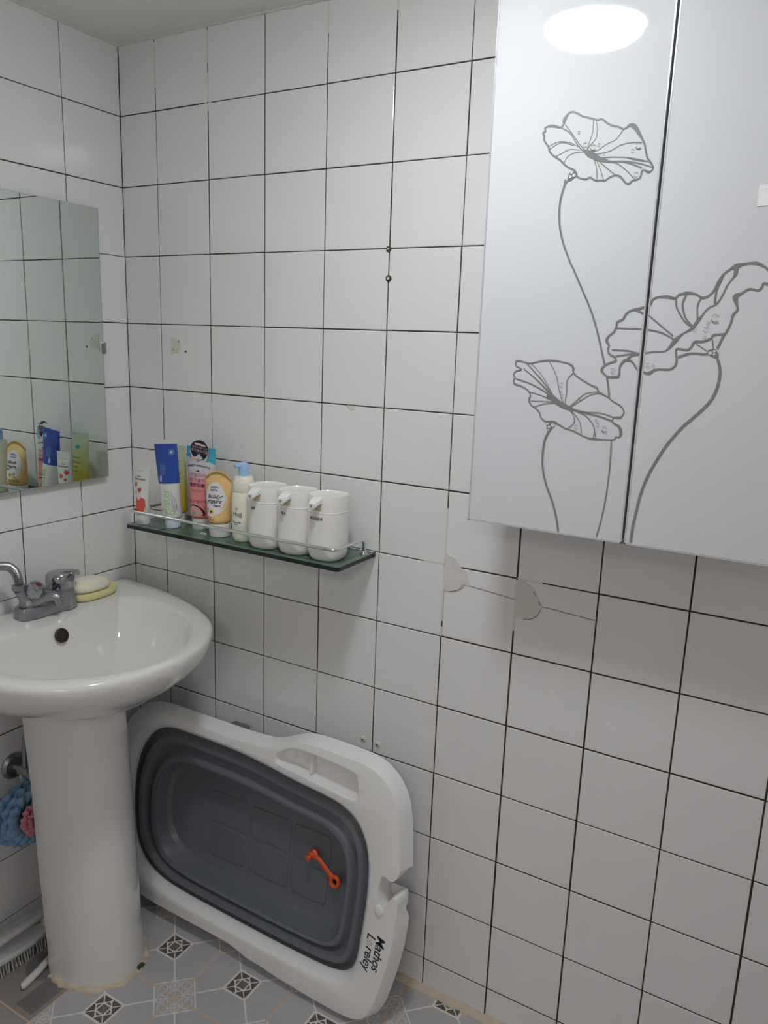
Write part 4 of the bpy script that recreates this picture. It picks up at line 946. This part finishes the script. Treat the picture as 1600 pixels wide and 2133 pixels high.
decal('flower_heart', ell(-0.0012, 0.0570, 0.0022, 0.0024, 12), mp, 'black', o, 0.0009, rings=2)
for a, b in (((-0.012, 0.0615), (-0.007, 0.056)), ((-0.013, 0.054), (-0.008, 0.0525)), ((-0.0095, 0.0650), (-0.0065, 0.0590)), ((-0.0045, 0.066), (-0.004, 0.061))):
    v, f = ribbon(catmull([(a[0], a[1], 0.0007), ((a[0] + b[0]) / 2 - 0.001, (a[1] + b[1]) / 2 - 0.001, 0.0013), (b[0], b[1], 0.0007)], 4)); link('vanilla_twig', mesh([mp(p, q, 0.0006) for p, q in v], f, 'brown', False), o)
words('print', '바닐라 꽃', -0.0085, 0.0435, 0.0042, 'brown', mp, o, bold=0.00015); words('print', '페이셜 요거트 폼', -0.0060, 0.0395, 0.0036, 'brown', mp, o, bold=0.0001)
for k in range(2): decal('fine_print', rect(-0.017, 0.001 + 0.006 * k, 0.0358 - 0.0022 * k, 0.0363 - 0.0022 * k), mp, 'brown', o, smooth=False, rings=3)
link('thumb_notch', lathe([(0.0085, 0.0), (0.0085, 0.0006), (0.0070, 0.0012), (0.0005, 0.0002)], 'wplastic', 24), o)
nt_ = o.children[-1]; nt_.location = (-0.003, -capr * 1.015, 0.0185); nt_.rotation_euler = (PI / 2, 0, 0)

# foaming wash pump bottle
o = root('pump_bottle', (0.4350, -0.0910, SZ), 'milky cream pump bottle with a pale blue pump top', 'bottle', (0, 0, math.radians(4)))
rb = 0.0250
link('bottle_body', lathe([(0.014, 0.0), (0.019, 0.0012), (0.0225, 0.005), (0.0240, 0.011), (rb, 0.018), (rb, 0.094), (0.0238, 0.101), (0.0222, 0.106), (0.0212, 0.108)], 'milk', 44), o)
link('collar', lathe([(0.0212, 0.1065), (0.0222, 0.108), (0.0226, 0.114), (0.0226, 0.127), (0.0222, 0.1295), (0.0208, 0.1320), (0.0200, 0.1375), (0.0180, 0.1400), (0.012, 0.1410)], 'milk', 44), o)
pmp = link('pump_head', lathe([(0.0112, 0.1395), (0.0112, 0.146), (0.0108, 0.158), (0.0105, 0.163), (0.0090, 0.1665), (0.0045, 0.1690), (0.0005, 0.1695)], 'capblue', 32), o)
link('spout', sweep([(-0.002, -0.006, 0.1625), (-0.005, -0.015, 0.1628), (-0.007, -0.0215, 0.1620)], [0.0052, 0.0047, 0.0040], 'capblue', 14), pmp)
mp = lambda u, v, e=0.0003: (u, -(math.sqrt(max(0, rb * rb - u * u)) + e), v)
words('print', 'Hug', 0.0005, 0.0625, 0.0135, 'text', mp, o)
for u, v_, r in ((-0.002, 0.0735, 0.0018), (0.001, 0.0735, 0.0018)):
    vv, f = ribbon([(u + r * math.cos(k * 2 * PI / 14), v_ + r * math.sin(k * 2 * PI / 14), 0.0005) for k in range(14)], True); link('face_mark', mesh([mp(a, b, 0.0005) for a, b in vv], f, 'text', False), o)
words('print', 'Moisturizing', -0.0015, 0.0445, 0.0042, 'text', mp, o, bold=0.0001); words('print', 'Foam', -0.0025, 0.0405, 0.0042, 'text', mp, o, bold=0.0001)
for k in range(3): decal('fine_print', rect(-0.012, 0.011, 0.0345 - 0.0028 * k, 0.0350 - 0.0028 * k), mp, 'aqua', o, smooth=False, rings=3)

# three soap dispensers
def dispenser(pos, label, word, wide, yaw):
    o = root('soap_dispenser', (pos[0] + DXS, pos[1], SZ), label, 'dispenser', (0, 0, math.radians(yaw)), 'white pump dispensers on the glass shelf')
    A = 0.0375; E = 2.6; HB, HT = 0.0965, 0.1305
    rings = [superring(A * k, A * k, z, E, 56) for k, z in ((0.66, 0.0), (0.78, 0.0016), (0.88, 0.0055), (0.94, 0.011), (0.98, 0.019), (1.0, 0.031), (1.0, HB - 0.003), (1.0, HB - 0.001), (0.985, HB))]
    link('bottle_body', loft(rings, 'disp', angle=50), o)
    rings = [superring(A * k, A * k, z, E, 56) for k, z in ((0.985, HB), (1.012, HB + 0.0006), (1.015, HB + 0.0022), (1.002, HB + 0.0030), (1.0, HB + 0.005), (1.0, HT - 0.0015), (0.990, HT), (0.955, HT), (0.93, HT - 0.0016), (0.6, HT - 0.0030), (0.2, HT - 0.0034))]
    hd = link('pump_head', loft(rings, 'disp', angle=40), o)
    # flat spout resting in the front of the head
    prof = [(-0.030, 0.0110, HT - 0.0005, 0.0130), (-0.042, 0.0100, HT - 0.0025, 0.0115), (-0.052, 0.0086, HT - 0.0065, 0.0105), (-0.0600, 0.0076, HT - 0.0100, 0.0100)]
    rings = [[(x * w, y, zt - th / 2 + s * th / 2) for x, s in ((-1, -0.7), (-0.85, -1), (0.85, -1), (1, -0.7), (1, 0.7), (0.85, 1), (-0.85, 1), (-1, 0.7))] for y, w, zt, th in prof]
    sp_ = link('spout', loft(rings, 'disp', angle=40), hd)
    link('outlet', lathe([(0.0028, 0), (0.0028, 0.0008), (0.0016, 0.0004), (0.0003, 0.0002)], 'soft', 16), sp_)
    ot = sp_.children[-1]; ot.location = (0, -0.0599, HT - 0.0150); ot.rotation_euler = (PI / 2, 0, 0)
    link('nozzle_recess', slab(-0.0085, 0.0085, -A - 0.0008, -A + 0.006, HB + 0.006, HT - 0.013, 'beige', 0.001), hd)
    mp = lambda u, v, e=0.0003: (u, -(A * (max(0.0, 1 - (min(abs(u), A * 0.999) / A) ** E)) ** (1 / E) + e), v)
    decal('name_label', rect(-0.020, -0.020 + wide, 0.0815, 0.0905), mp, 'paper', o, 0.0002, smooth=False)
    words('print', word, -0.020 + wide * 0.42, 0.0860, 0.0068, 'ink', mp, o, eps=0.0006, bold=0.00022)
    return o
dispenser((0.5035, -0.0960), 'white soap dispenser nearest the blue-topped pump bottle, first of three', '샴푸', 0.024, 2)
dispenser((0.5790, -0.0945), 'middle one of the three white soap dispensers', '린스', 0.028, 1)
dispenser((0.6535, -0.0945), 'white soap dispenser at the rail corner of the glass shelf, wide name label', '바디크린저', 0.038, 0)
cr = root('clear_ring', (0.331, -0.104, SZ), 'tiny clear plastic ring lying on the glass shelf before the apricot tube', 'ring')
pth = [(0.0085 * math.cos(k * PI / 12), 0.0045 * math.sin(k * PI / 12), 0.0014) for k in range(25)]
link('band', sweep(pth, 0.0009, 'capclear', 8), cr)

# ================================================================== folding baby bath leaning on the wall
tub = root('folding_baby_bath', (0.47, -0.17, 0), 'folded white and dark grey baby bath leaning upright against the tiled wall', 'baby bath')
e2 = Vector((0, 0.063, 0.5)).normalized(); nn = Vector((0, -e2.z, e2.y))
TM = Matrix(((1, 0, 0, 0), (0, e2.y, nn.y, -0.178), (0, e2.z, nn.z, 0.0), (0, 0, 0, 1)))
adj = lambda p: (p[0] - 0.008, p[1] - 0.0105 + 0.0075 * p[1])
def tubpart(name, me, parent=tub):
    me.transform(TM); return part(name, me, parent)
RIM = [(.070, .30), (.073, .40), (.085, .46), (.110, .50), (.150, .522), (.20, .530), (.30, .532), (.44, .533), (.508, .537), (.54, .543), (.575, .558), (.611, .573), (.646, .578), (.715, .578), (.77, .576), (.807, .565), (.836, .542), (.855, .508), (.865, .46), (.870, .42), (.873, .388), (.872, .373), (.864, .360), (.854, .356), (.843, .361), (.834, .355), (.832, .318), (.842, .294), (.850, .304), (.860, .321), (.869, .326), (.877, .316),
       (.877, .262), (.872, .2), (.857, .122), (.840, .066), (.818, .038), (.784, .027), (.71, .026), (.60, .031), (.56, .036), (.515, .038), (.48, .046), (.44, .050), (.30, .051), (.20, .053), (.15, .062), (.11, .085), (.085, .13), (.073, .20)]
HOLE = [(.093, .30), (.098, .372), (.119, .435), (.157, .482), (.210, .506), (.28, .511), (.43, .510), (.53, .501), (.60, .492), (.68, .485), (.732, .476), (.772, .453), (.798, .411), (.809, .363), (.812, .30), (.808, .21), (.799, .131), (.775, .095), (.732, .082), (.66, .079), (.55, .079), (.40, .082), (.28, .086), (.205, .096), (.153, .12), (.117, .165), (.099, .228)]
TRAY = [(.546, .522), (.553, .535), (.575, .549), (.600, .558), (.645, .559), (.70, .556), (.748, .551), (.758, .540), (.762, .520), (.764, .500), (.757, .493), (.735, .491), (.68, .496), (.60, .504), (.560, .508), (.549, .512)]
rim = catmull([adj(p) for p in RIM], 4, True); hole = catmull([adj(p) for p in HOLE], 4, True); tray = catmull([adj(p) for p in TRAY], 3, True)
def offset(lp, d, wt=None):
    n = len(lp); out = []
    area = sum(lp[i][0] * lp[(i + 1) % n][1] - lp[(i + 1) % n][0] * lp[i][1] for i in range(n)); sg = 1 if area < 0 else -1
    for i in range(n):
        a, b = lp[i - 1], lp[(i + 1) % n]; dx, dy = b[0] - a[0], b[1] - a[1]; L = math.hypot(dx, dy) or 1; k = wt(lp[i]) if wt else 1
        out.append((lp[i][0] - dy / L * d * k * sg, lp[i][1] + dx / L * d * k * sg))
    return out
keep = lambda p: 0.12 if (p[0] > 0.815 and 0.28 < p[1] < 0.375) else 1.0
lay = lambda lp, w: [(p[0], p[1], w) for p in lp]
def join(meshes, material, angle=45):
    bm = bmesh.new()
    for me in meshes: bm.from_mesh(me); bpy.data.meshes.remove(me)
    bmesh.ops.remove_doubles(bm, verts=bm.verts, dist=0.0002)
    bmesh.ops.recalc_face_normals(bm, faces=bm.faces)
    me = bpy.data.meshes.new('joined'); bm.to_mesh(me); bm.free()
    return finish(me, material, True, angle)
o0 = offset(rim, -0.006, keep)
facem = curve_fill([o0, hole, tray], 0, 0, 'wtub')
skirt = loft([lay(o0, 0), lay(offset(rim, -0.0025, keep), -0.0012), lay(rim, -0.0045), lay(offset(rim, 0.005, keep), -0.018), lay(offset(rim, 0.011, keep), -0.036), lay(offset(rim, 0.008, keep), -0.0365), lay(offset(rim, 0.000, keep), -0.020), lay(offset(rim, -0.008, keep), -0.006)], 'wtub', False, False)
HC = adj((0.455, 0.295))
def inset(i, w, dv=0.0): return [(HC[0] + (p[0] - HC[0]) * (1 - i / 0.352), HC[1] + (p[1] - HC[1]) * (1 - i / 0.21) + dv, w) for p in hole]
lip = loft([lay(hole, 0), inset(0.002, -0.0010), inset(0.007, -0.0050), inset(0.0125, -0.013), inset(0.0150, -0.022), inset(0.0145, -0.032)], 'wtub', False, False)
tubpart('rim', join([facem, skirt, lip], 'wtub', 30))
dark = [(0.0135, -0.0185, 0), (0.0155, -0.030, 0), (0.019, -0.038, -.001), (0.025, -0.036, -.002), (0.029, -0.026, -.004), (0.034, -0.020, -.005), (0.040, -0.0195, -.006), (0.045, -0.026, -.008), (0.049, -0.038, -.010), (0.054, -0.044, -.012), (0.059, -0.040, -.014), (0.063, -0.031, -.016), (0.068, -0.028, -.018), (0.074, -0.031, -.019)]
tubpart('silicone_bellows', loft([inset(*k) for k in dark] + [inset(0.074, -0.040, -.019), inset(0.040, -0.050, -.010), inset(0.006, -0.045, 0)], 'silicone', False, False, angle=60))
flo = [(0.072, -0.032, -.019), (0.078, -0.045, -.019), (0.084, -0.066, -.018), (0.092, -0.076, -.018), (0.104, -0.080, -.018)]
tb = tubpart('tub_floor', loft([inset(*k) for k in flo] + [inset(0.1045, -0.0802, -.018)], 'tubfloor', False, True, angle=22))
for u0, u1 in ((0.307, 0.421), (0.430, 0.546), (0.555, 0.655)):
    for v0, v1 in ((0.262, 0.338), (0.176, 0.254)):
        r = 0.012; lp = []
        for cx_, cy_, a0 in ((u1 - r, v1 - r, 0), (u0 + r, v1 - r, PI / 2), (u0 + r, v0 + r, PI), (u1 - r, v0 + r, 1.5 * PI)):
            lp += [(cx_ + r * math.cos(a0 + k * PI / 8), cy_ + r * math.sin(a0 + k * PI / 8)) for k in range(5)]
        me = loft([lay(lp, -0.0804), lay(lp, -0.0795), lay(offset(lp, -0.0018), -0.0778)], 'tubfloor', False, True, angle=12); tubpart('floor_panel', me, tb)
# soap tray recess with a divider
TC = (sum(p[0] for p in tray) / len(tray), sum(p[1] for p in tray) / len(tray))
ts = lambda k, w: [(TC[0] + (p[0] - TC[0]) * (1 - k * 0.35), TC[1] + (p[1] - TC[1]) * (1 - k), w) for p in tray]
tr = tubpart('soap_recess', loft([lay(tray, 0), ts(0.03, -0.0015), ts(0.08, -0.010), ts(0.14, -0.026), ts(0.26, -0.030)], 'wtub', False, True, angle=50))
tubpart('divider', rbox(0.005, 0.044, 0.018, 0.0018, 'wtub', c=(0.6255, 0.521, -0.0215)), tr)
for u, v in ((0.575, 0.519), (0.602, 0.520), (0.665, 0.513), (0.705, 0.510)): tubpart('mould_mark', lathe([(0.0045, -0.0302), (0.0045, -0.0290), (0.0036, -0.0286), (0.0030, -0.0294), (0.001, -0.0294)], 'wtub', 18, (u, v, 0)), tr)
# pipe holder beside the side notch
me = loft([[(0.829 + 0.011 * k * math.cos(a), 0.279 + 0.0125 * k * math.sin(a), w) for a in [2 * PI * j / 24 for j in range(24)]] for k, w in ((1.0, -0.001), (0.92, 0.0022), (0.7, 0.0036), (0.3, 0.0042))], 'wtub', True, True, angle=70); tubpart('pipe_rest', me)
# orange drain plug with its strap
plug = tubpart('drain_plug', lathe([(0.0098, -0.080), (0.0098, -0.062), (0.0085, -0.058), (0.0072, -0.0565), (0.0068, -0.050), (0.0055, -0.0485), (0.0005, -0.0483)], 'orange', 24, (0.6160, 0.2890, 0))); plug['label'] = 'orange drain plug with ring strap'
tubpart('strap', sweep(catmull([(0.616, 0.295, -0.066), (0.632, 0.287, -0.0655), (0.648, 0.277, -0.0655), (0.664, 0.264, -0.066), (0.672, 0.258, -0.067)], 5), [0.0100] * 4 + [0.0062] * 12 + [0.0072] * 5, 'orange', 12, flat=0.55), plug)
rg = [[(0.680 + (0.0100 + 0.0048 * math.cos(b)) * math.cos(a), 0.250 + (0.0112 + 0.0048 * math.cos(b)) * math.sin(a), -0.067 + 0.005 * math.sin(b)) for b in [2 * PI * j / 10 for j in range(10)]] for a in [2 * PI * j / 28 for j in range(28)]]
tubpart('strap_ring', loft(rg, 'orange', False, False, loop=True, angle=70), plug)
tubpart('drain_hole', lathe([(0.0085, -0.0735), (0.0085, -0.0725), (0.004, -0.0722), (0.0005, -0.0722)], 'black', 20, (0.680, 0.250, 0)), plug)
# brand lettering running down the rim
down = lambda u, v, tilt: (lambda x, y, z: (u + y * math.cos(tilt) - x * math.sin(tilt), v - x * math.cos(tilt) - y * math.sin(tilt), 0.0004))
tubpart('lettering', text_mesh('Mathos', 0.0285, 'ink', 'LEFT', 0.22, down(adj((0.848, 0))[0], adj((0, 0.2365))[1], 0.085), bold=0.0002, spacing=0.93))
tubpart('lettering', text_mesh('L', 0.0285, 'ink', 'LEFT', 0.22, down(adj((0.826, 0))[0], adj((0, 0.2330))[1], 0.085), bold=0.0002))
tubpart('lettering', text_mesh('reley', 0.0285, 'ink', 'LEFT', 0.22, down(adj((0.8245, 0))[0], adj((0, 0.2045))[1], 0.085), bold=0.0002, spacing=0.95))
cx_, cy_ = adj((0.8225, 0.2120))
for rr, w in ((0.0056, 0.0008), (0.0024, 0.0005)):
    v, f = ribbon([(cx_ + rr * math.cos(k * PI / 12), cy_ + rr * math.sin(k * PI / 12), w) for k in range(24)], True); tubpart('smile_ring', mesh([(a, b, 0.0005) for a, b in v], f, 'soft', False))
# folded legs behind the tub
for s in (0.20, 0.68):
    pth = fillet([(s - 0.07, 0.12, -0.056), (s - 0.07, 0.12, -0.094), (s - 0.07, 0.47, -0.098), (s + 0.07, 0.47, -0.098), (s + 0.07, 0.12, -0.094), (s + 0.07, 0.12, -0.056)], 0.02)
    tubpart('folded_leg', sweep([tuple(p) for p in pth], 0.009, 'wtub', 12))
tubpart('latch', rbox(0.046, 0.022, 0.026, 0.004, 'silicone', c=(0.386, 0.519, -0.060)))
tubpart('back_shell', loft([lay(offset(rim, -0.010, keep), -0.0365), lay(offset(rim, -0.016, keep), -0.050), [(HC[0] + (p[0] - HC[0]) * 0.90, HC[1] + (p[1] - HC[1]) * 0.82, -0.054) for p in rim], [(HC[0] + (p[0] - HC[0]) * 0.72, HC[1] + (p[1] - HC[1]) * 0.55, -0.084) for p in rim]], 'wtub', False, True, angle=50))

# ================================================================== below the sink: stop valve, sponge, brush, stick
t = root('stop_valve', (0.0, -0.372, 0.436), 'chrome water stop valve on the left wall behind the sink pedestal', 'valve')
part('wall_flange', lathe([(0.030, 0.0005), (0.030, 0.004), (0.024, 0.010), (0.012, 0.012)], 'dullchrome', 32, (0, -0.372, 0.442), 'x'), t)
part('valve_body', sweep([(0.008, -0.372, 0.442), (0.030, -0.372, 0.442), (0.031, -0.372, 0.442), (0.056, -0.372, 0.442), (0.062, -0.372, 0.442)], [0.009, 0.009, 0.013, 0.013, 0.010], 'dullchrome', 18), t)
part('valve_handle', lathe([(0.014, 0.062), (0.016, 0.066), (0.016, 0.078), (0.013, 0.082), (0.001, 0.083)], 'dullchrome', 10, (0, -0.372, 0.442), 'x', angle=25), t)
part('supply_pipe', sweep(catmull([(0.044, -0.372, 0.450), (0.044, -0.370, 0.50), (0.046, -0.362, 0.55), (0.050, -0.352, 0.60), (0.052, -0.350, 0.63)], 8), 0.006, 'dullchrome', 14), t)

pf = root('bath_sponge', (0.035, -0.378, 0.348), 'blue and pink flower-shaped mesh bath sponge hanging below the stop valve', 'sponge')
def ruffle(R0, R1, x0, x1, petals, material, seed, nr=14, na=120):
    rnd = random.Random(seed); rings = []
    ph = [rnd.uniform(0, 6.28) for _ in range(4)]
    for i in range(nr + 1):
        s = i / nr; ring = []
        for j in range(na):
            a = 2 * PI * j / na
            w = 1 + 0.045 * math.cos(petals * a + ph[0]) * s + 0.015 * math.cos(23 * a + ph[1]) * s
            r = (R0 + (R1 - R0) * s) * w
            x = x0 + (x1 - x0) * math.sin(s * PI * 0.62) + 0.003 * s * math.cos(17 * a + ph[2] + 5 * s)
            ring.append((x, r * math.cos(a), r * math.sin(a)))
        rings.append(ring)
    back = [[(p[0] - 0.006, p[1] * 0.97, p[2] * 0.97) for p in r] for r in reversed(rings)]
    return loft(rings + back, material, True, True, angle=80)
for k, (R1, x1) in enumerate(((0.078, 0.016), (0.072, 0.030), (0.064, 0.040))): link('petal_layer', ruffle(0.012, R1, 0.006 * k, x1, 8 + k, 'bluepuff', k + 3), pf)
link('petal_core', ruffle(0.004, 0.041, 0.022, 0.055, 7, 'pinkpuff', 11), pf)
link('petal_core', ruffle(0.003, 0.030, 0.030, 0.064, 6, 'pinkpuff', 12), pf)
link('hanging_loop', sweep(catmull([(0.01, 0.0, 0.05), (0.012, -0.006, 0.075), (0.014, -0.010, 0.094), (0.012, -0.004, 0.082), (0.010, 0.004, 0.05)], 6), 0.0016, 'wplastic', 8), pf)

br = root('scrub_brush', (0.052, -0.42, 0), 'white plastic scrub brush with a bridge handle standing on its bristles', 'brush', (0, 0, math.radians(-2)))
br.scale = (0.92, 0.92, 0.92)
def slug(L, W, z0, z1, tip, crown=0.0):
    rings = []
    for z, k in ((z0, 0.90), (z0 + 0.003, 1.0), (z1 - 0.003, 1.0), (z1, 0.90)):
        ring = []
        for j in range(48):
            a = 2 * PI * j / 48; c, s = math.cos(a), math.sin(a)
            x = W * k * math.copysign(abs(c) ** 0.7, c) * (1 - tip * max(0, s) ** 2); y = L * k * math.copysign(abs(s) ** 0.8, s)
            ring.append((x, y, z + crown * (1 - (y / L) ** 2)))
        rings.append(ring)
    return rings
link('brush_block', loft(slug(0.088, 0.027, 0.030, 0.046, 0.45), 'wplastic', angle=45), br)
link('bridge_handle', loft(slug(0.092, 0.017, 0.070, 0.084, 0.6, 0.010), 'wplastic', angle=45), br)
for y in (-0.072, 0.070): link('handle_post', rbox(0.018, 0.016, 0.034, 0.004, 'wplastic', c=(0, y, 0.060)), br)
V = []; F = []
for ix in range(7):
    for iy in range(20):
        x, y = -0.020 + 0.0066 * ix, -0.076 + 0.008 * iy; dx, dy = x * 0.25 + random.uniform(-0.003, 0.003), random.uniform(-0.004, 0.004); r = 0.0013
        k = len(V)
        for (px, py, z, rr) in ((x, y, 0.032, r), (x + dx, y + dy, 0.0006, r * 1.5)): V += [(px + rr * math.cos(q * 2 * PI / 5), py + rr * math.sin(q * 2 * PI / 5), z) for q in range(5)]
        F += [(k + q, k + (q + 1) % 5, k + 5 + (q + 1) % 5, k + 5 + q) for q in range(5)] + [tuple(range(k + 9, k + 4, -1))]
bs = link('bristles', mesh(V, F, 'bristle', True), br); bs['kind'] = 'stuff'
sk = root('plastic_stick', (0.13, -0.43, 0), 'thin white plastic stick lying on the floor beside the scrub brush', 'stick')
part('rod', sweep([(0.135, -0.478, 0.0085), (0.137, -0.474, 0.0085), (0.128, -0.430, 0.0085), (0.108, -0.360, 0.0085), (0.100, -0.335, 0.0085)], [0.0060, 0.0080, 0.0080, 0.0070, 0.0060], 'wplastic', 14), sk)
